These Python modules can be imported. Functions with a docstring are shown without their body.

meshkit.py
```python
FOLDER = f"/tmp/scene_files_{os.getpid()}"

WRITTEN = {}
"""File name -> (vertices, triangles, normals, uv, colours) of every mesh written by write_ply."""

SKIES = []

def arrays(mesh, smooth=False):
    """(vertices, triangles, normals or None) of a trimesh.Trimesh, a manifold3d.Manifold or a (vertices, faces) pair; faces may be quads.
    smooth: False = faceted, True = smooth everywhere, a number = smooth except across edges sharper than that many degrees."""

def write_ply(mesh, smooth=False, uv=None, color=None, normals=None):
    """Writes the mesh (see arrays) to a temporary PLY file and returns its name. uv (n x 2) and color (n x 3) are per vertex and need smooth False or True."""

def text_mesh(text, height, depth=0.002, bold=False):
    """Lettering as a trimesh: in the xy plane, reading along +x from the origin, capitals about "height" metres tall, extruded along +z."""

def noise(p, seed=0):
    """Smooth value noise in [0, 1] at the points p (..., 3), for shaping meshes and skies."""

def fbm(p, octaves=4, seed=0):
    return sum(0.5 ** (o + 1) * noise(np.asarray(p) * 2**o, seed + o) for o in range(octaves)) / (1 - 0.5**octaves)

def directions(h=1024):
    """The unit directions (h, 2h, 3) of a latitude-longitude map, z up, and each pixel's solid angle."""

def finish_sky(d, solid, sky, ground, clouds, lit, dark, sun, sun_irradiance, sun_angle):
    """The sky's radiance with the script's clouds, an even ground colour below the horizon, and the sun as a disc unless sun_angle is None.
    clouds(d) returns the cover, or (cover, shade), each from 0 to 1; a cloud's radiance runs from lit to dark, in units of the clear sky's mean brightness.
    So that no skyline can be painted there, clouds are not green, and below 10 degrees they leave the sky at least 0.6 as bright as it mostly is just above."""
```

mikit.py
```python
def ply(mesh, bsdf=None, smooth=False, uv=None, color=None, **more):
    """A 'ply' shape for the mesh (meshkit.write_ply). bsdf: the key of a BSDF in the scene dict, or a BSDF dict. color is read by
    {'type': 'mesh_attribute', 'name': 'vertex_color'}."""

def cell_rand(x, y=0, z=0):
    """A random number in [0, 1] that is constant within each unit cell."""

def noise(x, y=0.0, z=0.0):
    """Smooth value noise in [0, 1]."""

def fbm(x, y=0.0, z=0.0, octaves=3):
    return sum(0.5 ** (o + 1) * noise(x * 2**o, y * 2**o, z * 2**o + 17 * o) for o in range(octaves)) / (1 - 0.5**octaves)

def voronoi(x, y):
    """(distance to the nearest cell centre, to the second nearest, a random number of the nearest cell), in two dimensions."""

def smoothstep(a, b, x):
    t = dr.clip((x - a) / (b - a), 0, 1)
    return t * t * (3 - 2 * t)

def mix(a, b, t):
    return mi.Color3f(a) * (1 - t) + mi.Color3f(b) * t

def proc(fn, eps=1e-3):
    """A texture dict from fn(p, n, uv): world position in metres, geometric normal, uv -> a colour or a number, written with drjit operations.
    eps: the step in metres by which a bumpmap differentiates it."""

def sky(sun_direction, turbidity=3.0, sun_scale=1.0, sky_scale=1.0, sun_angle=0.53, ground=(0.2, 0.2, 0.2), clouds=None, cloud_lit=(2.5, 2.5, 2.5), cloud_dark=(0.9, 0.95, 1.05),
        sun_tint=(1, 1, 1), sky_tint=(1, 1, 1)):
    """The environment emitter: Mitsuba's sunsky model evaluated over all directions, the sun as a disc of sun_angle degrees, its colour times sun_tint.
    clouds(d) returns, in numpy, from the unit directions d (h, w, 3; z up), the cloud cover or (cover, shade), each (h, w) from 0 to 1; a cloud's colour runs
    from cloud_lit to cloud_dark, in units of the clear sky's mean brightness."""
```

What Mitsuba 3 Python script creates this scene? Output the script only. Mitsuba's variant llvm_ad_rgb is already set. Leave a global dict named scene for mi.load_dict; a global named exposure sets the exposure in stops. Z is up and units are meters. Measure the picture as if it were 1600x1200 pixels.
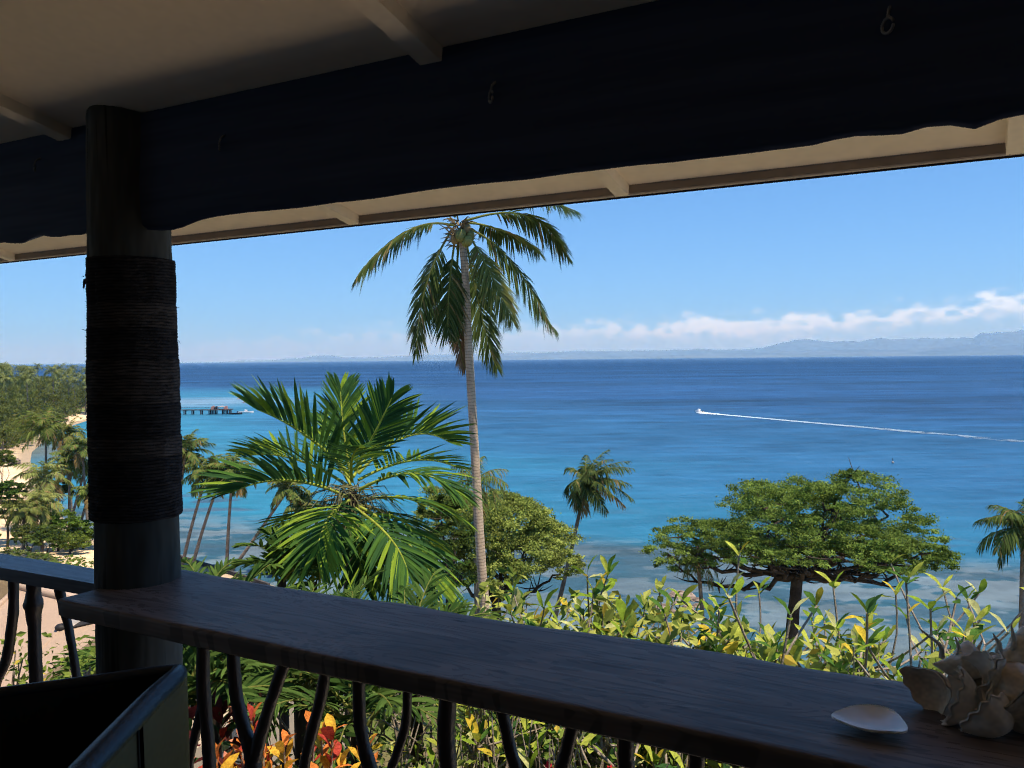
import math, numpy as np, trimesh, mitsuba as mi, mikit, drjit as dr
from mikit import noise, fbm, smoothstep, mix, voronoi
import meshkit
T4 = mi.ScalarTransform4f
scene, labels = {}, {}

# ------------------------------------------------------------------ camera, sky, exposure
# origin = the eye on the veranda; X runs along the railing, Y out to sea, Z up; the sea lies 22 m below
SEA = -22.0
F, TH, PH, RO = 1331.0, math.radians(28.5), math.radians(1.679), math.radians(.57)
FW = np.array([-math.sin(TH) * math.cos(PH), math.cos(TH) * math.cos(PH), -math.sin(PH)])
R0 = np.array([math.cos(TH), math.sin(TH), 0.0])
U0 = np.cross(R0, FW)
UP = U0 * math.cos(RO) + R0 * math.sin(RO)
RT = np.cross(FW, UP)
scene['camera'] = dict(type='perspective', fov=2 * math.degrees(math.atan(800 / F)), fov_axis='x', near_clip=0.05, far_clip=150000.0,
                       to_world=T4().look_at(origin=[0, 0, 0], target=FW.tolist(), up=UP.tolist()), medium={'type': 'ref', 'id': 'haze_air'})
SUN = np.array([0.36, -0.03, 0.93])


def sky_clouds(d):
    x, y, z = d[..., 0], d[..., 1], d[..., 2]
    az = np.degrees(np.arctan2(x * R0[0] + y * R0[1], -x * R0[1] + y * R0[0]))   # bearing from the view axis, right positive
    el = np.degrees(np.arcsin(np.clip(z, -1, 1)))
    p = np.stack([np.cos(np.radians(az)) * 9, np.sin(np.radians(az)) * 9, el * .22], -1)
    big = meshkit.fbm(p * 1.1, 3, 5)
    puff = meshkit.fbm(np.stack([p[..., 0] * 7.5, p[..., 1] * 7.5, el * 2.0], -1), 5, 9)
    soft = meshkit.fbm(np.stack([p[..., 0] * 1.2, p[..., 1] * 1.2, el * .8], -1), 4, 21)
    top = np.interp(az, [-180, -40, -20, -12, 0, 10, 22, 30, 60, 110, 180], [2.0, .8, 1.0, 1.8, 1.8, 2.3, 2.6, 3.1, 3.6, 2.5, 2.0])
    top = top * (.72 + .56 * big) + (puff - .5) * 2.6
    amount = np.interp(az, [-180, -40, -24, -10, 2, 12, 60, 120, 180], [.5, .0, .12, .38, .62, 1, 1, .6, .5])
    edge = 1 / (1 + np.exp(-(top - el) / .13))
    body = np.clip((puff - .52 + .22 * amount) / .06, 0, 1)
    low = np.clip(1 - el / 1.3, 0, 1)
    zone = np.clip(1.3 - (top - el) / 1.3, .08, 1)
    cover = edge * np.clip(body * amount, 0, 1) * zone * .94
    cover = np.maximum(cover, .24 * amount * edge)
    wisp = np.clip((soft - .60) / .2, 0, 1) * np.clip((el - .7) / .5, 0, 1) * np.clip((2.5 - el) / 1, 0, 1) * .35
    cover = np.maximum(cover, wisp)
    shade = np.clip((top - el - .35) / 1.2, 0, 1)
    return cover, np.clip(shade, 0, 1)


scene['sky_light'] = mikit.sky(SUN, turbidity=2.6, sky_scale=.84, sky_tint=(.64, 1.0, 1.26), clouds=sky_clouds, cloud_lit=(3.3, 3.7, 4.1), cloud_dark=(1.3, 1.8, 2.5), ground=(.05, .09, .14))
exposure = 2.15

# ------------------------------------------------------------------ helpers


def ray(x, y):
    return FW + RT * ((x - 800) / F) - UP * ((y - 600) / F)


def at(x, y, d):
    "the point at horizontal distance d in the direction seen at (x, y) of the 1600 x 1200 photograph"
    r = ray(x, y)
    return r * d / math.hypot(r[0], r[1])


def onY(x, y, Y):
    r = ray(x, y)
    return r * Y / r[1]


def onZ(x, y, z):
    r = ray(x, y)
    return r * z / r[2]


def nrm(v):
    v = np.asarray(v, float)
    return v / np.maximum(np.linalg.norm(v, axis=-1, keepdims=True), 1e-12)


def numbered(k):
    if k not in scene and k not in labels:
        return k
    i = 1
    while f'{k}_{i:03d}' in scene or f'{k}_{i:03d}' in labels:
        i += 1
    return f'{k}_{i:03d}'


NEXT = {}


def newkey(k):
    if k not in scene and k not in labels:
        return k
    i = NEXT.get(k, 1)
    while f'{k}_{i:03d}' in scene or f'{k}_{i:03d}' in labels:
        i += 1
    NEXT[k] = i + 1
    return f'{k}_{i:03d}'


def thing(name, label, cat, group=None):
    k = newkey(name)
    labels[k] = {'label': label, 'category': cat}
    if group:
        labels[k]['group'] = group
    return k


def put(parent, name, shape, label=None, kind=None):
    "one entry of the scene: a part of parent"
    k = newkey(parent + '__' + name)
    scene[k] = shape
    if label or kind:
        labels[k] = {a: b for a, b in (('label', label), ('kind', kind)) if b}
    return k


def struct(name, shape, label=None):
    k = newkey(name)
    scene[k] = shape
    labels[k] = {'kind': 'structure', **({'label': label} if label else {})}
    return k


def solo(name, shape, label, cat, group=None, kind=None):
    k = newkey(name)
    scene[k] = shape
    labels[k] = {'label': label, 'category': cat}
    if group:
        labels[k]['group'] = group
    if kind:
        labels[k]['kind'] = kind
    return k


class MB:
    "collects pieces of ONE mesh (with a colour per vertex)"

    def __init__(s):
        s.v, s.f, s.c, s.n = [], [], [], 0

    def add(s, v, f, c=(1, 1, 1)):
        v = np.asarray(v, float)
        f = np.asarray(f, int)
        if f.shape[1] == 4:
            f = np.vstack([f[:, [0, 1, 2]], f[:, [0, 2, 3]]])
        s.v.append(v)
        s.f.append(f + s.n)
        s.c.append(np.broadcast_to(np.asarray(c, float), (len(v), 3)))
        s.n += len(v)
        return s

    def mesh(s):
        return np.vstack(s.v), np.vstack(s.f)

    def ply(s, bsdf, smooth=False, color=False):
        return mikit.ply(s.mesh(), bsdf, smooth=smooth, **({'color': np.vstack(s.c)} if color else {}))


def tube(P, R, sides=8, cap=True, seed=None, rough=0.0):
    "a tube along the points with parallel-transported frames"
    P = np.asarray(P, float)
    n = len(P)
    R = np.broadcast_to(np.asarray(R, float), (n,))
    t = nrm(np.gradient(P, axis=0))
    a = np.cross(t[0], [0, 0, 1] if abs(t[0][2]) < .9 else [1, 0, 0])
    A = []
    for i in range(n):
        a = a - t[i] * (a @ t[i])
        a = a / max(np.linalg.norm(a), 1e-9)
        A.append(a)
    A = np.array(A)
    B = np.cross(t, A)
    an = np.arange(sides) * 2 * np.pi / sides
    rr = R[:, None] * np.ones((1, sides))
    if seed is not None:
        rr = rr * (1 + rough * np.random.default_rng(seed).normal(size=(n, sides)))
    v = P[:, None] + rr[..., None] * (np.cos(an)[None, :, None] * A[:, None] + np.sin(an)[None, :, None] * B[:, None])
    i, j = np.meshgrid(np.arange(n - 1), np.arange(sides), indexing='ij')
    j2 = (j + 1) % sides
    q = np.stack([i * sides + j, i * sides + j2, (i + 1) * sides + j2, (i + 1) * sides + j], -1).reshape(-1, 4)
    f = np.vstack([q[:, [0, 1, 2]], q[:, [0, 2, 3]]])
    v = v.reshape(-1, 3)
    if cap:
        v = np.vstack([v, P[:1], P[-1:]])
        k = np.arange(sides)
        f = np.vstack([f, np.stack([(k + 1) % sides, k, k * 0 + n * sides], 1), np.stack([(n - 1) * sides + k, (n - 1) * sides + (k + 1) % sides, k * 0 + n * sides + 1], 1)])
    return v, f


def curve(pts, n):
    "Catmull-Rom through the points"
    p = np.asarray(pts, float)
    p = np.vstack([2 * p[:1] - p[1:2], p, 2 * p[-1:] - p[-2:-1]])
    u = np.linspace(0, len(p) - 3 - 1e-6, n)
    i = u.astype(int)
    t = (u - i)[:, None]
    a, b, c, d = p[i], p[i + 1], p[i + 2], p[i + 3]
    return .5 * (2 * b + (c - a) * t + (2 * a - 5 * b + 4 * c - d) * t ** 2 + (3 * b - a - 3 * c + d) * t ** 3)


def box(lo, hi):
    m = trimesh.creation.box(bounds=[lo, hi])
    return np.array(m.vertices), np.array(m.faces)


def rbox(lo, hi, b=.004):
    "a box with chamfered edges"
    lo, hi = np.asarray(lo, float), np.asarray(hi, float)
    pts = []
    for s in np.ndindex(2, 2, 2):
        c = np.where(np.array(s) == 0, lo, hi)
        sg = np.where(np.array(s) == 0, 1, -1)
        for k in range(3):
            q = c + sg * b
            q[k] = c[k]
            pts.append(q)
    m = trimesh.convex.convex_hull(np.array(pts))
    return np.array(m.vertices), np.array(m.faces)


def hull(pts):
    m = trimesh.convex.convex_hull(np.asarray(pts, float))
    return np.array(m.vertices), np.array(m.faces)


def grid_faces(n, m, wrap=False):
    i, j = np.meshgrid(np.arange(n - 1), np.arange(m if wrap else m - 1), indexing='ij')
    j2 = (j + 1) % m
    q = np.stack([i * m + j, i * m + j2, (i + 1) * m + j2, (i + 1) * m + j], -1).reshape(-1, 4)
    return np.vstack([q[:, [0, 1, 2]], q[:, [0, 2, 3]]])


def sphere(c, r, sub=2):
    m = trimesh.creation.icosphere(subdivisions=sub, radius=1)
    return np.array(m.vertices) * np.asarray(r) + np.asarray(c), np.array(m.faces)


# ------------------------------------------------------------------ materials (each once)


def rgb(*c):
    return {'type': 'rgb', 'value': list(c)}


VC = {'type': 'mesh_attribute', 'name': 'vertex_color'}


def two(b):
    return {'type': 'twosided', 'bsdf': b}


def pr(color, rough=.6, spec=.4, **k):
    return two({'type': 'principled', 'base_color': color if isinstance(color, dict) else rgb(*color), 'roughness': rough, 'specular': spec, **k})


def bump(b, fn, eps=1e-3, scale=1.0):
    inner = b['bsdf']
    return two({'type': 'bumpmap', 'arbitrary': mikit.proc(fn, eps), 'scale': scale, 'bsdf': inner})


def leafy(color, rough=.4, trans=.55):
    return {'type': 'principledthin', 'base_color': color if isinstance(color, dict) else rgb(*color), 'roughness': rough, 'eta': 1.45, 'diff_trans': trans}


def wood(c1, c2, axis, fx, fr, knots=False):
    def fn(p, n, uv):
        q = [p.x, p.y, p.z]
        s = [fr, fr, fr]
        s[axis] = fx
        w = fbm(q[0] * s[0], q[1] * s[1], q[2] * s[2], 4)
        g = noise(q[0] * s[0] * 4, q[1] * s[1] * 4, q[2] * s[2] * 4)
        t = dr.clip(w * 1.3 - .15 + (g - .5) * .35, 0, 1)
        c = mix(c1, c2, t)
        if knots:
            d1, d2, r = voronoi(q[0] * 5.0, q[1] * 16.0)
            k = smoothstep(.13, .03, d1 + (w - .5) * .16) * dr.select(r > .90, 1.0, 0.0)
            c = c * (1 - .6 * k)
            cl = fbm(q[0] * 2.2 + 3, q[1] * 5, 0, 4)
            sc = smoothstep(.60, .70, noise(q[0] * 26 + 40 * noise(q[0] * 3, q[1] * 8, 1), q[1] * 150, 2))
            c = c * (.74 + .52 * cl) * (1 - .35 * sc)
            st = smoothstep(.60, .72, fbm(q[0] * 3 + 7, q[1] * 9, 0, 3))
            c = mix(c, mi.Color3f(*c1) * .5, st * .45)
        return c
    return mikit.proc(fn)


def mottled(c1, c2, f, f2=None, amp=.25):
    def fn(p, n, uv):
        w = fbm(p.x * f, p.y * f, p.z * f, 4)
        g = noise(p.x * (f2 or f * 9), p.y * (f2 or f * 9), p.z * (f2 or f * 9))
        return mix(c1, c2, dr.clip((w - .25) * 2, 0, 1)) * (1 - amp + 2 * amp * g)
    return mikit.proc(fn)


def corded(c1, c2):
    def fn(p, n, uv):
        z = p.z / .0085 + fbm(p.x * 9, p.y * 9, p.z * 4, 3) * 2.2
        fr = z - dr.floor(z)
        st = smoothstep(.0, .3, fr) * smoothstep(1.0, .7, fr)
        w = fbm(p.x * 40, p.y * 40, p.z * 140, 3)
        return mix(c1, c2, dr.clip((w - .2) * 1.8, 0, 1)) * (.45 + .75 * st)
    return mikit.proc(fn)


def weathered(c1, c2):
    def fn(p, n, uv):
        g = fbm(p.x * 26, p.y * 26, p.z * 1.6, 4)
        big = fbm(p.x * 5, p.y * 5, p.z * 2.2, 3)
        crack = smoothstep(.62, .70, fbm(p.x * 34 + 5, p.y * 34, p.z * .9, 3))
        c = mix(c1, c2, dr.clip(g * .7 + big * .9 - .35, 0, 1))
        return c * (1 - .75 * crack) * (.8 + .4 * noise(p.x * 90, p.y * 90, p.z * 14))
    return mikit.proc(fn)


M = scene
M['ceiling_paint'] = bump(pr(mottled((.86, .74, .58), (.90, .78, .62), 1.2, 60, .03), .7, .2), lambda p, n, uv: fbm(p.x * 30, p.y * 30, 0, 3), 2e-3, .0012)
M['batten_paint'] = pr(mottled((.84, .73, .57), (.90, .78, .62), 2, 80, .04), .6, .3)
M['fascia_paint'] = pr(mottled((.34, .28, .25), (.44, .37, .32), 3, 40, .08), .6, .3)
M['roof_sheet'] = pr((.22, .24, .22), .5, .4)
M['beam_wood'] = bump(pr(wood((.022, .034, .075), (.050, .068, .125), 0, 2, 26), .7, .2), lambda p, n, uv: fbm(p.x * 5, p.y * 60, p.z * 60, 3), 2e-3, .004)
M['post_wood'] = bump(pr(weathered((.026, .030, .030), (.130, .128, .115)), .75, .12), lambda p, n, uv: fbm(p.x * 50, p.y * 50, p.z * 5, 3), 2e-3, .004)
M['wrap_fibre'] = bump(pr(corded((.012, .012, .014), (.042, .036, .036)), .85, .1), lambda p, n, uv: noise(p.x * 220, p.y * 220, p.z * 330), 1e-3, .0025)
M['wrap_light'] = bump(pr(corded((.026, .023, .023), (.085, .070, .064)), .85, .1), lambda p, n, uv: noise(p.x * 220, p.y * 220, p.z * 330), 1e-3, .0025)
M['slab_wood'] = bump(pr(wood((.135, .106, .096), (.27, .215, .192), 0, 3.0, 44, True), .50, .22), lambda p, n, uv: fbm(p.x * 8, p.y * 110, p.z * 30, 3) * .7 + fbm(p.x * 5, p.y * 8, 0, 2), 2e-3, .0016)
M['rail_wood'] = bump(pr(wood((.040, .036, .044), (.10, .09, .10), 0, 3, 40), .40, .5), lambda p, n, uv: fbm(p.x * 8, p.y * 90, p.z * 40, 3), 2e-3, .0016)
M['stick_wood'] = bump(pr(wood((.022, .014, .012), (.060, .036, .030), 2, 5, 40), .42, .5), lambda p, n, uv: fbm(p.x * 90, p.y * 90, p.z * 14, 3), 2e-3, .0022)
M['bounce_concrete'] = pr(mottled((.62, .56, .46), (.74, .67, .56), 2, 30, .08), .8, .2)  # pale colour of the added reflector slab under the eave
M['floor_wood'] = pr((.24, .19, .14), .5, .3)
M['wall_paint'] = pr((.36, .31, .25), .8, .2)
M['rust_metal'] = pr((.19, .18, .18), .5, .5)
M['black_leather'] = bump(pr(mottled((.010, .012, .015), (.018, .020, .024), 9, 120, .12), .40, .40), lambda p, n, uv: fbm(p.x * 160, p.y * 160, p.z * 160, 2), 1e-3, .0008)
M['inner_leather'] = bump(pr((.010, .010, .010), .55, .3), lambda p, n, uv: fbm(p.x * 160, p.y * 160, p.z * 160, 2), 1e-3, .0008)
M['olive_leather'] = bump(pr(mottled((.050, .044, .022), (.070, .060, .030), 7, 120, .1), .5, .4), lambda p, n, uv: fbm(p.x * 150, p.y * 150, p.z * 150, 2), 1e-3, .0008)
M['shell_white'] = bump(pr(mottled((.62, .56, .49), (.80, .74, .67), 26, 160, .12), .45, .4), lambda p, n, uv: fbm(p.x * 120, p.y * 120, p.z * 120, 3), 1e-3, .00035)
M['shell_grey'] = bump(pr(mottled((.50, .45, .38), (.72, .66, .57), 34, 190, .2), .6, .3), lambda p, n, uv: fbm(p.x * 140, p.y * 140, p.z * 140, 3), 1e-3, .00035)
M['shell_tan'] = bump(pr(mottled((.56, .43, .32), (.72, .60, .46), 36, 190, .2), .55, .3), lambda p, n, uv: fbm(p.x * 140, p.y * 140, p.z * 140, 3), 1e-3, .00035)
M['shell_dish'] = pr(mottled((.72, .70, .69), (.82, .80, .77), 40, 90, .07), .28, .5)


def ringed(c1, c2, step):
    def fn(p, n, uv):
        z = p.z / step + fbm(p.x * 4, p.y * 4, p.z * 2, 2) * 1.5
        fr = z - dr.floor(z)
        t = smoothstep(.0, .25, fr) * smoothstep(1.0, .8, fr)
        w = fbm(p.x * 9, p.y * 9, p.z * 3, 3)
        return mix(c1, c2, t * .75 + .25) * (.65 + .7 * w)
    return mikit.proc(fn)


M['palm_bark'] = bump(pr(ringed((.17, .13, .09), (.46, .37, .27), .085), .85, .15), lambda p, n, uv: fbm(p.x * 25, p.y * 25, p.z * 60, 3), 4e-3, .02)
M['far_bark'] = pr(mottled((.12, .10, .085), (.26, .22, .18), 2.5, 9, .2), .9, .1)
M['dark_bark'] = bump(pr(mottled((.028, .022, .018), (.075, .062, .050), 2.2, 14, .25), .9, .1), lambda p, n, uv: fbm(p.x * 8, p.y * 8, p.z * 8, 3), 1e-2, .04)
M['pale_twig'] = bump(pr(mottled((.15, .125, .10), (.36, .315, .255), 14, 90, .25), .8, .2), lambda p, n, uv: fbm(p.x * 60, p.y * 60, p.z * 60, 3), 2e-3, .006)
M['foliage'] = leafy(VC, .5, .5)
M['gloss_foliage'] = leafy(VC, .32, .45)
M['husk'] = pr(VC, .6, .3)
LEAF = {'leaf_green': (.066, .148, .030), 'leaf_bright': (.20, .31, .035), 'leaf_lime': (.36, .42, .07), 'leaf_yellow': (.55, .43, .05), 'leaf_deep': (.036, .092, .030), 'leaf_pale': (.44, .47, .20)}
for k, c in LEAF.items():
    M[k] = leafy(mottled(tuple(x * .72 for x in c), tuple(x * 1.28 for x in c), 16, 110, .22), .36, .55)
CROT = {'croton_orange': (.60, .20, .05), 'croton_red': (.34, .050, .035), 'croton_yellow': (.58, .36, .045), 'croton_pink': (.66, .27, .17), 'croton_dark': (.085, .020, .022), 'croton_lime': (.36, .36, .06)}
for k, c in CROT.items():
    M[k] = leafy(mottled(tuple(x * .75 for x in c), tuple(min(1, x * 1.35) for x in c), 30, 150, .35), .34, .45)
M['petal_red'] = leafy((.55, .03, .04), .5, .5)


def sand_fn(p, n, uv):
    w = fbm(p.x * .05, p.y * .05, 3, 4)
    g = noise(p.x * 1.5, p.y * 1.5, 0)
    h = p.z - SEA
    dry = mix((.50, .37, .235), (.58, .45, .30), dr.clip(w * 1.6 - .3, 0, 1)) * (.90 + .2 * g)
    wet = mi.Color3f(.26, .21, .15)
    c = mix(wet, dry, smoothstep(.10, .45, h + (w - .5) * .3))
    lit = fbm(p.x * .35, p.y * .35, 9, 4)
    soil = mix((.10, .075, .045), (.20, .155, .09), lit)
    grass = mix((.055, .085, .022), (.11, .15, .035), fbm(p.x * .9, p.y * .9, 2, 4))
    land = mix(soil, grass, smoothstep(.44, .60, lit))
    r = dr.sqrt(dr.square(p.x) + dr.square(p.y))
    bounce_litter = mix((.44, .35, .23), (.64, .53, .37), fbm(p.x * 2.5, p.y * 2.5, 5, 4)) * (.75 + .5 * noise(p.x * 26, p.y * 26, 0))  # leaf litter round the house, made paler to bounce light to the soffit
    land = mix(land, bounce_litter, smoothstep(20, 8, r + (lit - .5) * 12) * .9)
    return mix(c, land, smoothstep(1.4, 2.1, h + (w - .5) * 1.2))


M['land_cover'] = bump(pr(mikit.proc(sand_fn), .95, .05), lambda p, n, uv: fbm(p.x * 3, p.y * 3, p.z * 3, 4), 2e-2, .10)


def sea_fn(p, n, uv):
    a = -.477 * p.x + .879 * p.y
    b = .879 * p.x + .477 * p.y
    w1 = fbm(b / 260, a / 70, 0, 4) - .5
    w2 = fbm(b / 38 + 5, a / 12, 0, 5) - .5
    w3 = fbm(b / 7, a / 2.6, 4, 3) - .5
    q = a + b + w1 * 120 + w2 * 14
    la = dr.log(dr.maximum(q, 1.0))
    deep = mi.Color3f(.012, .050, .138)
    mid = mi.Color3f(.022, .098, .215)
    teal = mi.Color3f(.024, .165, .270)
    turq = mi.Color3f(.030, .195, .300)
    c = mix(turq, teal, smoothstep(4.4, 4.9, la))
    c = mix(c, mid, smoothstep(4.8, 5.55, la))
    c = mix(c, deep, smoothstep(5.5, 6.4, la))
    far = smoothstep(900, 2600, a)
    c = mix(c, mi.Color3f(.002, .026, .090), far)
    c = c * (1 + (w1 * 1.0 + w2 * .85) * smoothstep(90, 300, a))  # wind bands and swell shading painted into the water colour
    # bright shallows and the sand bar off the headland
    left = smoothstep(-40, -150, b) * smoothstep(800, 520, a)
    c = mix(c, mi.Color3f(.035, .215, .340), left * .55)
    bar = smoothstep(1.2, .3, dr.sqrt(dr.square((a - 470 + w2 * 50) / 62) + dr.square((b + 190) / 82)))
    c = mix(c, mi.Color3f(.15, .25, .35), bar * .85)
    inlet = dr.exp(-(dr.square(p.x + 214) / 1600 + dr.square(p.y - 130) / 500))
    c = mix(c, mi.Color3f(.11, .125, .105), inlet * .9)
    # the reef flat along the shore
    e = a + .43 * b - 116 + w2 * 26 + w1 * 30
    reef = smoothstep(6, -8, e)
    k = fbm(b / 3.6, a / 2.6, 7, 4)
    rock = mix((.030, .082, .118), (.120, .165, .190), smoothstep(.43, .56, k)) * (.8 + .4 * fbm(b / 1.6, a / 1.1, 3, 3))
    brown = smoothstep(.54, .66, fbm(b / 11 + 3, a / 6, 2, 4)) * smoothstep(-46, -6, e)
    rock = mix(rock, mi.Color3f(.050, .078, .098), brown * .7)
    patch = smoothstep(.60, .68, fbm(b / 16 + 9, a / 9, 1, 4)) * smoothstep(26, 6, e)
    c = mix(c, mi.Color3f(.055, .090, .135), patch * .75)
    c = mix(c, rock, reef * .92)
    w4 = fbm(b / 16 + 2, a / 8, 6, 4) - .5
    return dr.maximum(c * (1 + w3 * .5 + w4 * .5 * smoothstep(110, 220, a)), 0.001)  # light and dark of the ripples painted into the water colour


def wave_fn(p, n, uv):
    a = -.477 * p.x + .879 * p.y
    b = .879 * p.x + .477 * p.y
    s = 1 + smoothstep(150, 900, a) * 2
    return fbm(b * .22 / s, a * .5 / s, 0, 4) * .55 * s + noise(b * 1.4 + 9, a * 2.6, 3) * .05 + fbm(b * .03, a * .06, 8, 2) * 1.6


M['sea_body'] = {'type': 'diffuse', 'reflectance': mikit.proc(sea_fn)}
M['sea_water'] = two({'type': 'blendbsdf', 'weight': .42, 'a': {'type': 'ref', 'id': 'sea_body'}, 'b': {'type': 'bumpmap', 'arbitrary': mikit.proc(wave_fn, 5e-2), 'scale': 1.25, 'bsdf': {'type': 'principled', 'base_color': mikit.proc(sea_fn), 'roughness': .24, 'specular': .3}}})
M['foam'] = pr(VC, .7, .3)
M['hill_cover'] = pr(mottled((.030, .050, .045), (.060, .080, .070), .0012, .004, .15), .95, .05)
M['tan_roof'] = bump(pr(mottled((.37, .275, .195), (.415, .31, .225), .6, 26, .045), .55, .3), lambda p, n, uv: fbm(p.x * 9, p.y * 9, p.z * 9, 3), 5e-3, .003)
M['white_paint'] = pr((.74, .73, .72), .45, .4)
M['float_paint'] = pr((.30, .28, .28), .5, .4)
M['dark_paint'] = pr((.02, .02, .022), .6, .3)
M['cream_wall'] = pr((.42, .36, .28), .7, .2)
M['pier_wood'] = pr(mottled((.030, .032, .036), (.075, .07, .07), 1.5, 9, .2), .8, .2)
M['orange_paint'] = pr((.42, .22, .17), .5, .4)
M['rock'] = bump(pr(mottled((.10, .075, .06), (.30, .24, .20), 1.6, 8, .25), .9, .1), lambda p, n, uv: fbm(p.x * 4, p.y * 4, p.z * 4, 4), 1e-2, .08)
M['cable_black'] = pr((.02, .02, .02), .6, .3)

# ------------------------------------------------------------------ haze: air up to the far hills
scene['haze_air'] = {'type': 'homogeneous', 'albedo': rgb(.80, .92, 1.0), 'sigma_t': rgb(2.5e-5, 4.2e-5, 6.6e-5)}
scene['haze'] = {'type': 'cube', 'to_world': T4().translate([0, 0, 480]).scale([58000, 58000, 506]), 'bsdf': {'type': 'null'}, 'interior': {'type': 'ref', 'id': 'haze_air'}}
labels['haze'] = {'kind': 'stuff', 'label': 'thin blue sea haze that pales the far hills', 'category': 'haze'}

# ------------------------------------------------------------------ land and sea
shore_px = [(120, 838), (86, 792), (62, 748), (47, 724), (50, 706), (72, 687), (95, 671), (140, 656), (190, 650), (236, 645)]
SHORE = [(900, -900), (260, -120), (120, 5), (60, 22), (25, 40), (0, 46), (-24, 53), (-45, 57), (-63.7, 62.7), (-79, 66)] + [tuple(onZ(x, y, SEA)[:2]) for x, y in shore_px]
SHORE += [tuple(onZ(238, 637, SEA)[:2]), tuple(onZ(200, 631, SEA)[:2]), tuple(onZ(128, 622, SEA)[:2]), tuple(onZ(60, 612, SEA)[:2]), (-1500, 700), (-4000, 1200), (-5000, -4000), (900, -4000)]
SHORE = np.array(SHORE)


def inland(x, y):
    "distance inland from the shoreline (negative at sea)"
    x, y = np.asarray(x, float).ravel(), np.asarray(y, float).ravel()
    a, b = SHORE, np.roll(SHORE, -1, 0)
    best, inside = np.full(len(x), 1e9), np.zeros(len(x), bool)
    for (x0, y0), (x1, y1) in zip(a, b):
        dx, dy = x1 - x0, y1 - y0
        t = np.clip(((x - x0) * dx + (y - y0) * dy) / (dx * dx + dy * dy), 0, 1)
        best = np.minimum(best, np.hypot(x - x0 - t * dx, y - y0 - t * dy))
        hit = (y0 > y) != (y1 > y)
        if abs(dy) > 1e-9:
            inside ^= hit & (x < x0 + (y - y0) / dy * dx)
    return np.where(inside, best, -best)


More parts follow.
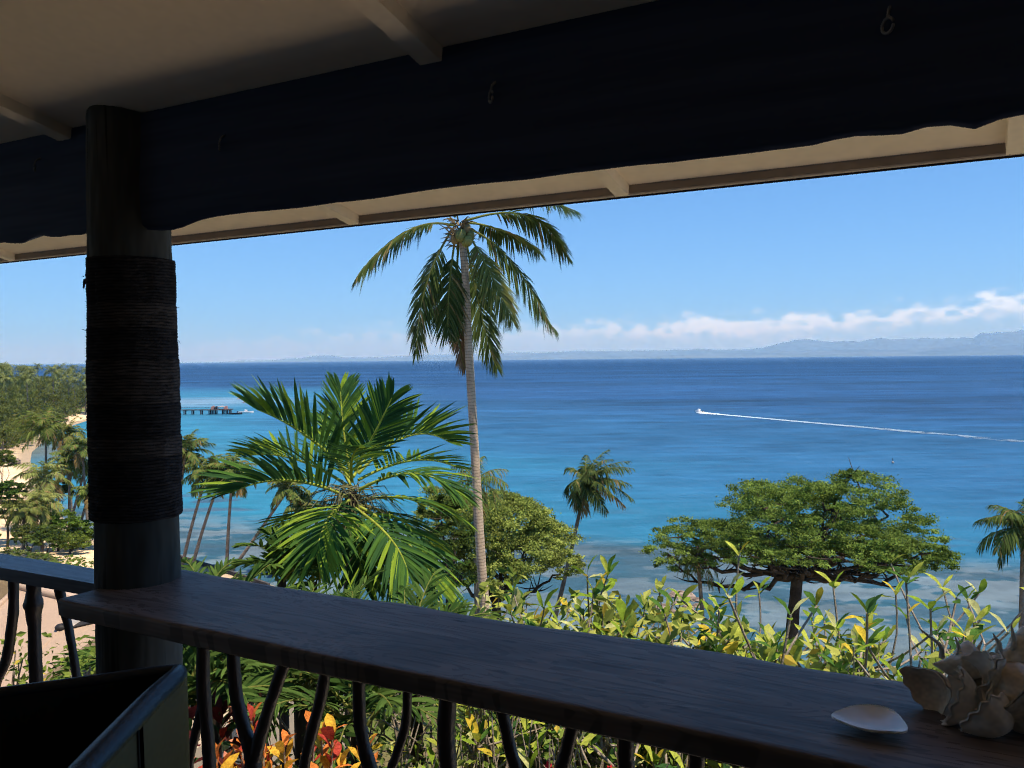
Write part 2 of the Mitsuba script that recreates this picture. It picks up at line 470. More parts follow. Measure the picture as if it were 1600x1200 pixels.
def ground(x, y):
    x, y = np.asarray(x, float), np.asarray(y, float)
    sh = x.shape
    x, y = x.ravel(), y.ravel()
    d = inland(x, y)
    r = np.hypot(x, y)
    flat = np.interp(d, [-60, -8, 0, 5, 11, 18, 40, 120, 400], [-4, -.8, 0, .5, 1.3, 2.0, 2.8, 3.4, 5])
    hill = np.interp(d, [-60, -8, 0, 4, 8, 18, 28, 38, 42, 46, 50, 90], [-4, -.8, 0, .8, 2.5, 7.0, 12.0, 16.5, 18.0, 19.1, 19.6, 20.2])
    k = np.clip((96 - r) / 46, 0, 1)
    k = k * k * (3 - 2 * k)
    kx = np.clip((x + 58) / 32, 0, 1)
    k = k * kx * kx * (3 - 2 * kx)
    p = np.stack([x * .08, y * .08, x * 0], -1)
    rough = (meshkit.fbm(p, 3, 3) - .5) * np.clip(d / 20, 0, 1) * np.clip(r / 8, 0, 1)
    z = SEA + flat * (1 - k) + hill * k + rough * (.6 + 1.2 * k)
    z = z - 4.6 * np.exp(-((x + 15) / 10) ** 2 - ((y - 8.5) / 6) ** 2)
    return z.reshape(sh)


def gz(x, y):
    return float(ground(np.array([x]), np.array([y]))[0])


ang = np.radians(np.linspace(-100, 60, 240))       # bearings from Y towards X
rad = np.concatenate([[.5], np.geomspace(2, 1200, 190)])
A_, R_ = np.meshgrid(ang, rad, indexing='ij')
gx, gy = np.sin(A_) * R_, np.cos(A_) * R_
struct('ground', mikit.ply((np.stack([gx.ravel(), gy.ravel(), ground(gx, gy).ravel()], 1), grid_faces(len(ang), len(rad))[:, ::-1]), 'land_cover', smooth=True), 'sandy beach and green slope falling from the veranda to the sea')

rad = np.concatenate([[1.0], np.geomspace(20, 56000, 60)])
ang = np.linspace(0, 2 * np.pi, 97)[:-1]
R_, A_ = np.meshgrid(rad, ang, indexing='ij')
struct('sea', mikit.ply((np.stack([(R_ * np.cos(A_)).ravel(), (R_ * np.sin(A_)).ravel(), np.full(R_.size, SEA)], 1), grid_faces(len(rad), len(ang), True)), 'sea_water', smooth=True), 'blue tropical sea with turquoise shallows and a pale reef flat')


def hill_range(name, prof, d0, deep, label, seed):
    "prof: (x, height above the waterline) in photograph pixels"
    prof = np.array(prof, float)
    n, m = 620, 30
    xs = np.linspace(prof[0, 0], prof[-1, 0], n)
    hp = np.interp(xs, prof[:, 0], prof[:, 1])
    v = np.zeros((n, m, 3))
    s = np.linspace(0, 1, m)
    for i, x in enumerate(xs):
        r = ray(x, 560)
        r = r / math.hypot(r[0], r[1])
        v[i, :, 0] = r[0] * (d0 + deep * (s - .5))
        v[i, :, 1] = r[1] * (d0 + deep * (s - .5))
        cosax = r @ FW
        v[i, :, 2] = hp[i] / F * d0 * cosax
    q = v / 1500.0
    q[..., 2] = 0
    nz = meshkit.fbm(q, 5, seed)
    nz2 = meshkit.fbm(q * 5, 4, seed + 3)
    shape = np.interp(s, [0, .12, .5, 1], [0, .22, 1, .1])
    z = v[..., 2] * shape[None] * (1 + (nz - .5) * .45) + (nz2 - .5) * v[..., 2] * .22 * shape[None]
    v[..., 2] = SEA - 3 + np.maximum(z, 0) * 1.0
    struct(name, mikit.ply((v.reshape(-1, 3), grid_faces(n, m)), 'hill_cover', smooth=True), label)


hill_range('hills', [(700, 2), (760, 8), (860, 11), (900, 13), (1000, 12), (1120, 13), (1190, 16), (1215, 22), (1260, 25), (1300, 24), (1375, 30), (1410, 28), (1450, 30), (1490, 30), (1520, 30), (1532, 39), (1560, 38), (1620, 36), (1700, 40), (1850, 26), (2100, 10)], 27000, 6000, 'hazy blue mountain range with a flat topped summit on the horizon', 4)
hill_range('hills', [(900, 0), (1050, 5), (1150, 8), (1260, 9), (1350, 13), (1420, 11), (1500, 16), (1560, 13), (1640, 15), (1800, 10), (2000, 2)], 22000, 4000, 'lower blue foothills in front of the mountain range', 14)
hill_range('hills', [(330, 0), (380, 3), (420, 3), (445, 5), (470, 5), (488, 8), (516, 9), (540, 6), (600, 6), (680, 9), (740, 10), (800, 12), (900, 8), (1000, 0)], 30000, 5000, 'faint low island hills on the horizon behind the palm', 24)

# ------------------------------------------------------------------ the veranda
FLOOR = -1.37


def ceil_z(y):
    return .679 - .22 * (y - 1.45)


EAVE, XL, XR = 2.305, -9.0, 3.2
struct('floor', mikit.ply(box([XL, -3.5, FLOOR - .12], [XR, 1.78, FLOOR]), 'floor_wood'), 'dark timber veranda floor')
rf = thing('veranda_roof', 'cream painted sloping ceiling and eave of the veranda with battens', 'roof')
bx0 = onY(690, 105, 1.53)[0] - .03
batx = [-1.02 + 1.24 * k for k in range(-6, 4)]
soffx = [-.886 + .968 * k for k in range(-8, 5)]
for y0, y1, nm, edges in ((-3.5, 1.60, 'ceiling_panel', [XL] + batx + [XR]), (1.602, EAVE, 'soffit_panel', [XL] + soffx + [XR])):
    for i in range(len(edges) - 1):
        x0, x1 = edges[i] + .0015, edges[i + 1] - .0015
        v = np.array([[x, y, ceil_z(y) + t] for x in (x0, x1) for y in (y0, y1) for t in (0, .012)])
        put(rf, nm, mikit.ply(hull(v), 'ceiling_paint'))
for y0, y1, w, xs in ((-3.4, 1.535, .030, batx), (1.70, EAVE - .004, .022, soffx)):
    for x in xs:
        v = np.array([[x + sx * w * (.9 if t else 1), y, ceil_z(y) - .0 - (.030 if t else -.004)] for sx in (-1, 1) for y in (y0, y1) for t in (0, 1)])
        put(rf, 'batten', mikit.ply(hull(v), 'batten_paint'))
ze = ceil_z(EAVE)
put(rf, 'fascia_board', mikit.ply(rbox([XL, EAVE, ze - .026], [XR, EAVE + .024, ze + .12], .003), 'fascia_paint'), 'thin grey brown board along the eave')
put(rf, 'drip_edge', mikit.ply(box([XL, EAVE + .0245, ze - .030], [XR, EAVE + .030, ze + .12]), 'dark_paint'))
v = np.array([[x, y, ceil_z(y) + .10 + t] for x in (XL, XR) for y in (-3.6, EAVE + .06) for t in (0, .03)])
put(rf, 'roof_sheet', mikit.ply(hull(v), 'roof_sheet'))
wl = thing('house_wall', 'plain painted back wall of the house behind the veranda', 'wall')
put(wl, 'back_wall', mikit.ply(box([XL, -3.6, FLOOR - 1.5], [XR, -3.5, ceil_z(-3.5) + .1]), 'wall_paint'))
put(wl, 'end_wall', mikit.ply(box([XR, -3.6, FLOOR - 1.5], [XR + .1, 1.7, ceil_z(-3.5) + .05]), 'wall_paint'))

struct('terrace', mikit.ply(rbox([XL, 1.80, -2.9], [XR, 3.05, -2.42], .01), 'bounce_concrete'), 'added pale slab out of view below the eave that bounces sun to the soffit')  # added out of view, a reflector that throws sun up onto the soffit

# the post and its woven wrap
PC = np.array([-2.041, 1.569])


def post_surface(z0, z1, rfun, nz, na, seed, fine=.0):
    z = np.linspace(z0, z1, nz)
    a = np.linspace(0, 2 * np.pi, na, endpoint=False)
    Z, A = np.meshgrid(z, a, indexing='ij')
    r = rfun(Z)
    p = np.stack([np.cos(A) * 1.5, np.sin(A) * 1.5, Z * 2.2], -1)  # black plate standing in for the shadow below the board
    r = r + (meshkit.fbm(p * 2, 4, seed) - .5) * .012
    if fine:
        r = r + fine * (np.abs(np.sin(Z * 2 * np.pi / .0085 + np.sin(A * 2) * .6)) - .5) + (meshkit.noise(np.stack([np.cos(A) * 30, np.sin(A) * 30, Z * 110], -1), seed) - .5) * fine * 1.3
    return np.stack([PC[0] + r * np.cos(A), PC[1] + r * np.sin(A), Z], -1).reshape(-1, 3), grid_faces(nz, na, True)


po = thing('post', 'thick round timber veranda post bound with dark woven cord', 'post')
put(po, 'log', mikit.ply(post_surface(-3.2, .683, lambda z: .1075 - .004 * np.clip(z, -2, 1), 150, 64, 5), 'post_wood', smooth=True))
bands = [(.282, .158, 0, .0085), (.160, .092, 1, .0095), (.094, .008, 0, .0105), (.010, -.112, 1, .0125), (-.110, -.202, 0, .0140), (-.200, -.257, 1, .0140), (-.255, -.332, 0, .0132), (-.330, -.425, 0, .0115)]
for z1, z0, lt, th in bands:
    nz = int((z1 - z0) / .0016)

    def rf_(Z, th=th, z0=z0, z1=z1):
        e = np.minimum(Z - z0, z1 - Z) / .004
        return .108 - .004 * np.clip(Z, -2, 1) + (th - .004) * np.clip(.72 + .28 * e, .72, 1)
    put(po, 'wrap_band', mikit.ply(post_surface(z0, z1, rf_, nz, 96, 7 + int(z1 * 100) % 5, .0028), 'wrap_light' if lt else 'wrap_fibre', smooth=True), 'paler woven band' if lt else None)
rng = np.random.default_rng(8)
mb = MB()
for i in range(90):                                   # frayed ends of the cord
    a, z = rng.uniform(0, 2 * np.pi), rng.uniform(-.42, .28)
    r = .1165
    p = np.array([PC[0] + r * math.cos(a), PC[1] + r * math.sin(a), z])
    o = np.array([math.cos(a), math.sin(a), rng.normal() * .8])
    L = rng.uniform(.004, .012)
    mb.add(*tube(np.array([p, p + o * L * .6, p + o * L + [0, 0, -L * .3]]), [.0009, .0008, .0004], 4))
p = np.array([PC[0], PC[1], .235]) - RT * .121
mb.add(*tube(np.array([p + RT * .01, p - RT * .008 + [0, 0, -.008], p - RT * .011 + [0, 0, -.03]]), [.004, .004, .002], 6))
put(po, 'loose_fibres', mb.ply('wrap_fibre'), kind='stuff')


# the beam in two lengths, rough hewn
def beam(x0, x1, lab, low):
    n = 150
    xs = np.linspace(x0, x1, n)
    prof = []
    for i, x in enumerate(xs):
        zb = low(x)
        zt = ceil_z(1.53) - .002
        zt2 = ceil_z(1.69) - .002
        prof.append([[1.532, zt], [1.528, zb + .10], [1.530, zb + .012], [1.542, zb], [1.65, zb + .050], [1.69, zb + .075], [1.69, zt2]])
    prof = np.array(prof)
    q = np.stack([np.repeat(xs[:, None] * 6, 7, 1), prof[..., 0] * 9, prof[..., 1] * 9], -1)
    off = (meshkit.fbm(q, 4, 3) - .5) * .012
    prof[:, 1:6, 0] += off[:, 1:6] * np.array([-1, -1, -1, 1, 1])
    v = np.concatenate([np.repeat(xs[:, None, None], 7, 1), prof], -1).reshape(-1, 3)
    f = grid_faces(n, 7, True)
    cap = [[0, k, k + 1] for k in range(1, 6)] + [[(n - 1) * 7, (n - 1) * 7 + k + 1, (n - 1) * 7 + k] for k in range(1, 6)]
    b = thing('beam', lab, 'beam')
    put(b, 'timber', mikit.ply((v, np.vstack([f, cap])), 'beam_wood', smooth=40))
    return b


def low_right(x):
    w = meshkit.fbm(np.array([[x * 5.0, 3.3, 0]]), 3, 2)[0] - .5
    sc = abs(math.sin(x * 17 + 2 * math.sin(x * 5))) * .012 * np.clip((x + .35) / .3, 0, 1)
    end = .03 * math.exp(-((x + 1.86) / .1) ** 2)
    return .366 + w * .012 - .008 * np.clip(x + 1.4, 0, 1) + sc - end * .6 + .012 * np.clip((x + 1.2) / .6, 0, 1) * np.clip(-x, 0, .4)


bm = beam(-1.985, XR, 'long dark navy beam under the eave running right from the post', low_right)
bl = beam(XL, -2.12, 'short visible length of dark navy beam left of the wrapped post', lambda x: .366 + .006 * math.sin(x * 23) + .004 * math.sin(x * 41))


def eye_hook(par, px, py, s=1.0):
    c = onY(px, py, 1.515)
    mb = MB()
    a = np.linspace(.4, 2 * np.pi - .1, 22)
    tilt = nrm(np.array([.75, -.65, 0]))
    ring = c + np.stack([np.cos(a) * .0115 * s, 0 * a, np.sin(a) * .0115 * s], 1) @ np.array([tilt, [0, 0, 0], [0, 0, 1]])
    mb.add(*tube(ring, .0026 * s, 8))
    top = c + [0, 0, .0115 * s]
    mb.add(*tube(np.array([top, top + [.001, .004, .012 * s], top + [.002, .022, .026 * s]]), [.0026 * s, .0026 * s, .003 * s], 8))
    put(par, 'eye_hook', mb.ply('rust_metal', smooth=True), 'small rusty screw eye hanging under the beam face')


for px, py, s in ((767, 151, 1), (1387, 40, 1.05), (343, 228, .9)):
    eye_hook(bm, px, py, s)
eye_hook(bl, 54, 262, .9)

# the counter top and its crooked stick balusters
ct = thing('counter', 'thick dark hand cut timber counter on crooked stick balusters', 'counter')
n, TOP = 170, -.600
xs = np.linspace(-2.052, 2.6, n)
fr = 1.318 + .020 * np.exp(-(xs + 2.05) / .7) + (meshkit.fbm(np.stack([xs * 2.2, xs * 0, xs * 0], 1), 3, 6) - .5) * .018
bk = 1.706 + (meshkit.fbm(np.stack([xs * 3.2, xs * 0 + 9, xs * 0], 1), 4, 8) - .5) * .040 - .02 * np.exp(-((xs + 1.7) / .35) ** 2)
th = .044 + (meshkit.fbm(np.stack([xs * 2, xs * 0 + 4, xs * 0], 1), 2, 9) - .5) * .008
ny = 26
rows = []
for i in range(n):
    y = np.linspace(fr[i] + .006, bk[i] - .008, ny)
    z = TOP + (meshkit.fbm(np.stack([xs[i] * 3 + y * 0, y * 7, y * 0], 1), 3, 5) - .5) * .0035
    pts = [[fr[i] + .002, TOP - .0035], [fr[i], TOP - .008], [fr[i] + .002, TOP - th[i] + .006], [fr[i] + .008, TOP - th[i]], [bk[i] - .008, TOP - th[i]], [bk[i], TOP - th[i] + .008], [bk[i] + .001, TOP - .008]]
    rows.append(np.vstack([np.stack([y, z], 1)[::-1], pts]))
rows = np.array(rows)
m = rows.shape[1]
v = np.concatenate([np.repeat(xs[:, None, None], m, 1), rows], -1)
v[:4, :, 0] += np.array([.0045, .0015, .0004, 0])[:, None]
v[0, :, 1] = v[0, :, 1].mean() + (v[0, :, 1] - v[0, :, 1].mean()) * .985
v = v.reshape(-1, 3)
c0, c1 = v[:m].mean(0), v[-m:].mean(0)
f = np.vstack([grid_faces(n, m, True)[:, ::-1], [[n * m, k, (k + 1) % m] for k in range(m)], [[n * m + 1, (n - 1) * m + (k + 1) % m, (n - 1) * m + k] for k in range(m)]])
put(ct, 'counter_top', mikit.ply((np.vstack([v, c0[None], c1[None]]), f), 'slab_wood', smooth=45))


def stick(par, pts, rad, Y, seed, down=True, knots=()):
    "a crooked stick through photograph points at depth Y, carried on to the floor"
    p = [onY(x, y, Y) for x, y in pts]
    r = list(rad)
    if down:
        d = p[-1] - p[-2]
        d = d / abs(d[2]) if abs(d[2]) > 1e-6 else np.array([0, 0, -1])
        z = p[-1][2]
        while z > FLOOR - .08:
            z -= .16
            d = d * [.6, .6, 1]
            q = p[-1] + np.array([d[0] * .16, 0, -.16])
            p.append(q)
            r.append(r[-1] * 1.02)
    p = np.array(p)
    n = max(14, int(np.linalg.norm(np.diff(p, axis=0), axis=1).sum() / .018))
    c = curve(p, n)
    rr = np.interp(np.linspace(0, 1, n), np.linspace(0, 1, len(r)), r)
    g = np.random.default_rng(seed)
    s = np.linspace(0, 1, n)
    rr = rr * (1 + .24 * (meshkit.fbm(np.stack([s * 9 + seed, s * 0, s * 0], 1), 3, seed) - .5))
    for k, a in knots:
        rr = rr * (1 + a * np.exp(-((s - k) / .04) ** 2))
    c = c + (meshkit.fbm(np.stack(np.broadcast_arrays(s[:, None] * 6 + seed, np.arange(3)[None] * 7.7, s[:, None] * 0), -1), 3, seed + 1) - .5) * np.array([.004, .006, 0])
    return tube(c, rr, 12, seed=seed, rough=.025)


def baluster(par, stems, seed, lab=None, Y=1.52):
    mb = MB()
    for i, (pts, rad, down, kn) in enumerate(stems):
        mb.add(*stick(par, pts, rad, Y, seed * 10 + i, down, kn))
    put(par, 'baluster', mb.ply('stick_wood', smooth=60), lab)


W = .0160
baluster(ct, [([(318, 995), (318, 1060), (320, 1105), (324, 1150), (327, 1200)], [W, W * 1.05, W * 1.15, W, W], True, ()), ([(319, 1090), (309, 1130), (300, 1170), (294, 1205)], [W * .8, W * .75, W * .7, W * .7], True, ())], 1, 'forked crooked stick beside the armchair')
baluster(ct, [([(364, 1010), (366, 1050), (370, 1090), (382, 1140), (393, 1172), (396, 1210)], [W, W, W, W * 1.05, W * 1.3, W * 1.35], True, ()), ([(446, 1030), (436, 1062), (422, 1100), (407, 1150), (398, 1185)], [W * 1.05, W, W * .95, W, W * 1.1], False, ())], 2, 'stick with two arms meeting in a deep fork')
baluster(ct, [([(510, 1040), (502, 1085), (491, 1130), (480, 1175), (474, 1210)], [W * .85] * 5, True, ())], 3)
baluster(ct, [([(562, 1055), (561, 1100), (562, 1135), (570, 1175), (579, 1210)], [W, W * .95, W * .95, W, W * 1.05], True, ())], 4)
baluster(ct, [([(637, 1070), (635, 1110), (630, 1145), (618, 1185), (609, 1210)], [W * .7] * 5, True, ())], 5)
baluster(ct, [([(699, 1085), (697, 1130), (698, 1170), (700, 1210)], [W * 1.2] * 4, True, ())], 6)
baluster(ct, [([(784, 1100), (789, 1135), (796, 1168), (808, 1210)], [W * .8] * 4, True, ())], 7)
baluster(ct, [([(896, 1130), (886, 1165), (877, 1200), (870, 1225)], [W * .9] * 4, True, ())], 8)
baluster(ct, [([(977, 1150), (977, 1180), (978, 1215)], [W * 1.05] * 3, True, ())], 9)
baluster(ct, [([(1087, 1170), (1087, 1200), (1085, 1225)], [W] * 3, True, ())], 10)
for k, x in enumerate((1190, 1300, 1420, 1540)):
    baluster(ct, [([(x, 1195 + k * 18), (x + 4, 1230 + k * 18), (x - 3, 1270 + k * 18)], [W * .9] * 3, True, ())], 11 + k)

rl = thing('railing', 'slim dark hand rail on crooked sticks left of the post', 'railing')
n = 60
xs = np.linspace(-8.5, -2.11, n)
f0 = 1.585 + .004 * np.sin(xs * 5)
b0 = 1.708 + .006 * np.sin(xs * 3 + 1)
sec = np.array([[0, -.004], [.004, 0], [.996, 0], [1, -.004], [1, -.036], [.994, -.040], [.006, -.040], [0, -.036]])
v = np.array([[[x, a + (b - a) * s[0], -.645 + s[1]] for s in sec] for x, a, b in zip(xs, f0, b0)]).reshape(-1, 3)
f = np.vstack([grid_faces(n, 8, True), [[0, k + 1, k] for k in range(1, 7)], [[(n - 1) * 8, (n - 1) * 8 + k, (n - 1) * 8 + k + 1] for k in range(1, 7)]])
put(rl, 'hand_rail', mikit.ply((v, f), 'rail_wood', smooth=30))
baluster(rl, [([(21, 900), (21, 950), (18, 985), (10, 1030), (-6, 1070)], [W] * 5, True, ())], 21, Y=1.645)
baluster(rl, [([(53, 910), (53, 945), (53, 975), (55, 1020), (57, 1070)], [W * 1.3, W * 1.35, W * 1.3, W * 1.25, W * 1.35], True, ((.14, .35),))], 22, 'thick knotty stick in the middle', Y=1.645)
baluster(rl, [([(93, 920), (100, 950), (108, 985), (116, 1030), (121, 1070)], [W * .95, W * .8, W * .75, W * .75, W * .75], True, ())], 23, Y=1.645)
for k in range(8):
    x = -26 - 34 * k
    baluster(rl, [([(x, 890 - 8 * k), (x + 3, 940), (x - 2, 990)], [W] * 3, True, ())], 24 + k, Y=1.645)

# the tub armchair, its back to the railing
ch = thing('armchair', 'black leather tub armchair with olive outer sides at the railing', 'armchair')
rim = curve([(-1.06, .48, -.655), (-1.165, .70, -.645), (-1.262, .88, -.634), (-1.355, 1.055, -.624), (-1.425, 1.185, -.62), (-1.475, 1.165, -.62), (-1.56, 1.06, -.62), (-1.66, .94, -.62), (-1.80, .775, -.62), (-1.86, .66, -.62), (-1.83, .56, -.622), (-1.72, .38, -.63), (-1.58, .14, -.645), (-1.50, .02, -.655)], 110)
tan = nrm(np.gradient(rim, axis=0))
out = np.stack([-tan[:, 1], tan[:, 0], tan[:, 2] * 0], 1)
cen = np.array([-1.48, .62, 0])
out = nrm(out * np.sign(((rim - cen) * out).sum(1))[:, None])
arm = np.interp(np.linspace(0, 1, 110), [0, .2, .28, .34, .66, .72, .8, 1], [.027, .025, .022, .013, .013, .022, .025, .027])   # half the rim's width
zrim = rim[:, 2]
roll = []
for i in range(110):
    a = np.linspace(np.pi * 1.15, -np.pi * .15, 13)
    roll.append(rim[i] + np.outer(np.cos(a), out[i]) * arm[i] * -1 + np.outer(np.maximum(np.sin(a), -.3), [0, 0, 1]) * min(.022, arm[i]) - [0, 0, .016])
roll = np.array(roll)
put(ch, 'rim', mikit.ply((roll.reshape(-1, 3), grid_faces(110, 13)[:, ::-1]), 'black_leather', smooth=True), 'rounded shiny black leather edge')


def panel(off, z0, inward, bs, nm, lab=None, rng_=(0, 110), lean=.03):
    i0, i1 = rng_
    nz = 12
    rows = []
    for i in range(i0, i1):
        top = rim[i] + out[i] * (arm[i] * off)
        s = np.linspace(0, 1, nz)
        z = top[2] - .018 + (z0 - top[2] + .018) * s
        bulge = .012 * np.sin(np.pi * np.clip(s * 1.1, 0, 1))
        o = (bulge - lean * s) if not inward else (-.008 * np.sin(np.pi * s) - .05 * s * s)
        rows.append(np.stack([top[0] + out[i][0] * o, top[1] + out[i][1] * o, z], 1))
    f = grid_faces(i1 - i0, nz)
    put(ch, nm, mikit.ply((np.array(rows).reshape(-1, 3), f[:, ::-1] if not inward else f), bs, smooth=True), lab)


panel(.93, FLOOR + .12, False, 'olive_leather', 'outer_side', 'dull olive outer face of the arm', (0, 22))
panel(.93, FLOOR + .12, False, 'olive_leather', 'outer_back', None, (22, 88))
panel(.93, FLOOR + .12, False, 'olive_leather', 'outer_side', None, (87, 110))
panel(-.93, FLOOR + .40, True, 'inner_leather', 'inner_shell', 'matt black inside of the tub')
for k in (21, 87):
    s = np.linspace(0, 1, 14)
    top = rim[k] + out[k] * arm[k] * .93
    P = np.stack([top[0] + out[k][0] * (.012 * np.sin(np.pi * np.clip(s * 1.1, 0, 1)) - .03 * s + .001), top[1] + out[k][1] * (.012 * np.sin(np.pi * np.clip(s * 1.1, 0, 1)) - .03 * s + .001), top[2] - .018 + (FLOOR + .12 - top[2] + .018) * s], 1)
    put(ch, 'seam', mikit.ply(tube(P, .0028, 6), 'inner_leather', smooth=True))
inn = rim - out * .05
seat = np.vstack([np.c_[inn[::6, :2] * .97 + cen[:2] * .03, np.full(len(inn[::6]), z)] for z in (FLOOR + .30, FLOOR + .43)])
put(ch, 'seat_cushion', mikit.ply(hull(seat), 'inner_leather'))
for k in (6, 34, 70, 103):
    p = rim[k] - out[k] * .06
    put(ch, 'leg', mikit.ply(tube(np.array([[p[0], p[1], FLOOR], [p[0], p[1], FLOOR + .13]]), [.016, .024], 10), 'dark_paint', smooth=40))


# ------------------------------------------------------------------ shells on the counter
def surf(fn, nu, nv, wrap=False):
    u, v = np.meshgrid(np.linspace(0, 1, nu), np.linspace(0, 1, nv, endpoint=not wrap), indexing='ij')
    return np.stack(fn(u, v), -1).reshape(-1, 3), grid_faces(nu, nv, wrap)


def valve(L, Wd, D, ribs, amp, th=.004, ruffle=0.0, seed=0):
    "one valve of a bivalve, hollow side up, hinge at -x"
    def face(off):
        def fn(u, v):
            a = v * 2 * np.pi
            rr = u * (1 + amp * .5 * np.cos(a * ribs) * u + ruffle * np.cos(a * 5 + 1) * u ** 3)
            ex = np.cos(a) * .5 + .06 * np.cos(2 * a)
            ey = np.sin(a) * .5 * (1 - .18 * np.cos(a))
            x, y = L * ex * rr, Wd * ey * rr
            z = D * (u ** 2.2 - 1) + amp * D * 1.2 * np.cos(a * ribs) * u ** 2 + ruffle * D * 1.1 * np.sin(a * 5) * u ** 4 + off * (1 - .0 * u)
            q = np.stack([x * 28 + seed, y * 28, z * 28], -1)
            return x, y, z + (meshkit.fbm(q, 3, seed) - .5) * (.0006 if ribs else 0) * (u > .02)
        return surf(fn, 16, 72, True)
    v1, f1 = face(0)
    v2, f2 = face(-th)
    n = len(v1)
    k = np.arange(72)
    ed = (16 - 1) * 72
    rim_ = np.vstack([np.stack([ed + k, ed + (k + 1) % 72, n + ed + (k + 1) % 72], 1), np.stack([ed + k, n + ed + (k + 1) % 72, n + ed + k], 1)])
    return np.vstack([v1, v2]), np.vstack([f1, f2[:, ::-1] + n, rim_[:, ::-1]])


def place(v, pos, z=0, x=0, y=0, s=1.05):
    m = trimesh.transformations.euler_matrix(math.radians(x), math.radians(y), math.radians(z))[:3, :3]
    return np.asarray(v) * s @ m.T + pos


p = onZ(1362, 1140, TOP)
v, f = valve(.108, .104, .014, 0, 0, .003, .03, 3)
v = place(v, [p[0], p[1], 0], z=205, s=1)
v[:, 2] += TOP + .003 - v[:, 2].min()
v[:, 2] += 0
solo('clam_shell', mikit.ply((v, f), 'shell_dish', smooth=True), 'pale shallow oval clam shell lying alone on the counter', 'shell')

base = onZ(1562, 1130, TOP)


def on_pile(dx, dd, h):
    "dx metres to the right and dd metres away from the eye, h above the counter"
    return base + R0 * dx * .86 + np.array([-R0[1], R0[0], 0]) * dd * .86 + [0, 0, h * .84]


def shell(name, v, f, bs, lab, low=None, smooth=True):
    if low is not None:
        v[:, 2] += low - v[:, 2].min()
    return solo(name, mikit.ply((v, f), bs, smooth=smooth), lab, 'shell')


v, f = valve(.215, .170, .060, 6, .10, .006, .20, 5)
shell('giant_clam_shell', place(v, on_pile(.055, -.01, .06), z=35, x=-4, s=.98), f, 'shell_grey', 'large ruffled giant clam shell at the bottom of the shell pile', TOP + .001)
for nm, L_, W_, D_, rb, am, pos, ang, bs, lab in [
        ('cockle_shell', .105, .09, .040, 13, .06, (-.085, .02, .050), (100, -72, 10), 'shell_white', 'ribbed cockle shell standing on edge at the left of the pile'),
        ('cockle_shell', .085, .075, .034, 11, .05, (-.112, .055, .045), (150, -100, -20), 'shell_tan', 'tan ribbed shell leaning at the far left of the pile'),
        ('cockle_shell', .095, .082, .036, 12, .05, (-.052, -.045, .046), (60, -55, 5), 'shell_white', 'pale worn half shell at the front left of the pile'),
        ('cockle_shell', .085, .076, .034, 9, .05, (.012, -.035, .082), (20, -105, 10), 'shell_tan', 'pinkish half shell in the middle of the pile'),
        ('cockle_shell', .100, .090, .040, 10, .06, (-.025, .01, .095), (80, -60, -14), 'shell_grey', 'grey frilled half shell behind the pinkish one'),
        ('scallop_shell', .090, .095, .028, 15, .05, (-.055, .00, .085), (130, -65, 6), 'shell_white', 'fan shaped scallop shell near the top left of the pile'),
        ('oyster_shell', .110, .085, .030, 5, .10, (.045, -.065, .055), (15, -80, 0), 'shell_grey', 'wavy edged oyster shell at the lower front of the pile')]:
    v, f = valve(L_, W_, D_, rb, am, .004, .04, int(L_ * 1000))
    shell(nm, place(v, on_pile(*pos), z=ang[0], x=ang[1], y=ang[2]), f, bs, lab)


def conch(L, fingers, seed):
    "a spiral shell along +x with a flared lip that carries long spines"
    g = np.random.default_rng(seed)
    mb = MB()

    def body(u, v):
        a = v * 2 * np.pi
        prof = np.interp(u, [0, .08, .2, .34, .45, .6, .8, .93, 1], [.0, .045, .10, .17, .26, .30, .20, .09, .0])
        whorl = 1 + .10 * np.maximum(0, np.sin(u * 46 + a)) * (u < .45) + .05 * np.cos(a * 5) * (u > .3)
        lip = 1 + .55 * np.exp(-((a - 1.2) / .5) ** 2) * np.exp(-((u - .58) / .2) ** 2)
        r = prof * whorl * lip * L
        q = np.stack([u * 12 + seed, np.cos(a) * 2, np.sin(a) * 2], -1)
        r = r * (1 + (meshkit.fbm(q, 3, seed) - .5) * .22)
        return (u - .5) * L, r * np.cos(a), r * np.sin(a)
    mb.add(*surf(body, 44, 40, True))
    for x, a, ln, bend in fingers:
        p0 = np.array([x * L, .2 * L * math.cos(a), .2 * L * math.sin(a)])
        d = nrm([x * .9, math.cos(a), math.sin(a)])
        P = curve([p0, p0 + d * ln * L * .45, p0 + d * ln * L * .8 + np.array([bend, 0, 0]) * L * .3, p0 + d * ln * L * 1.05 + np.array([bend, 0, 0]) * L * .5], 14)
        mb.add(*tube(P, np.linspace(.075, .006, 14) * L * .62, 10, seed=seed, rough=.05))
    return mb.mesh()


v, f = conch(.150, [(-.34, 1.9, .30, -.16), (-.12, 1.55, .33, -.08), (.10, 1.5, .31, .05), (.28, 1.3, .32, .12), (.42, 1.0, .30, .2), (-.45, 2.6, .28, -.2), (.5, .3, .3, .2)], 4)
shell('spider_conch', place(v, on_pile(.065, .045, .098), z=28, x=8, y=4, s=.86), f, 'shell_grey', 'spiny spider conch with long upright fingers on top of the pile')
v, f = conch(.125, [(-.40, 2.4, .62, -.6), (-.1, 1.7, .28, -.1), (.2, 1.4, .3, .1)], 9)
shell('spider_conch', place(v, on_pile(-.035, .06, .085), z=20, x=-15, y=6, s=.84), f, 'shell_grey', 'smaller spiny conch with one finger pointing left')
v, f = conch(.10, [], 13)
shell('conch', place(v, on_pile(.075, -.045, .075), z=60, x=40, y=-12), f, 'shell_white', 'worn whorled conch lying in the ruffled shell at the right')


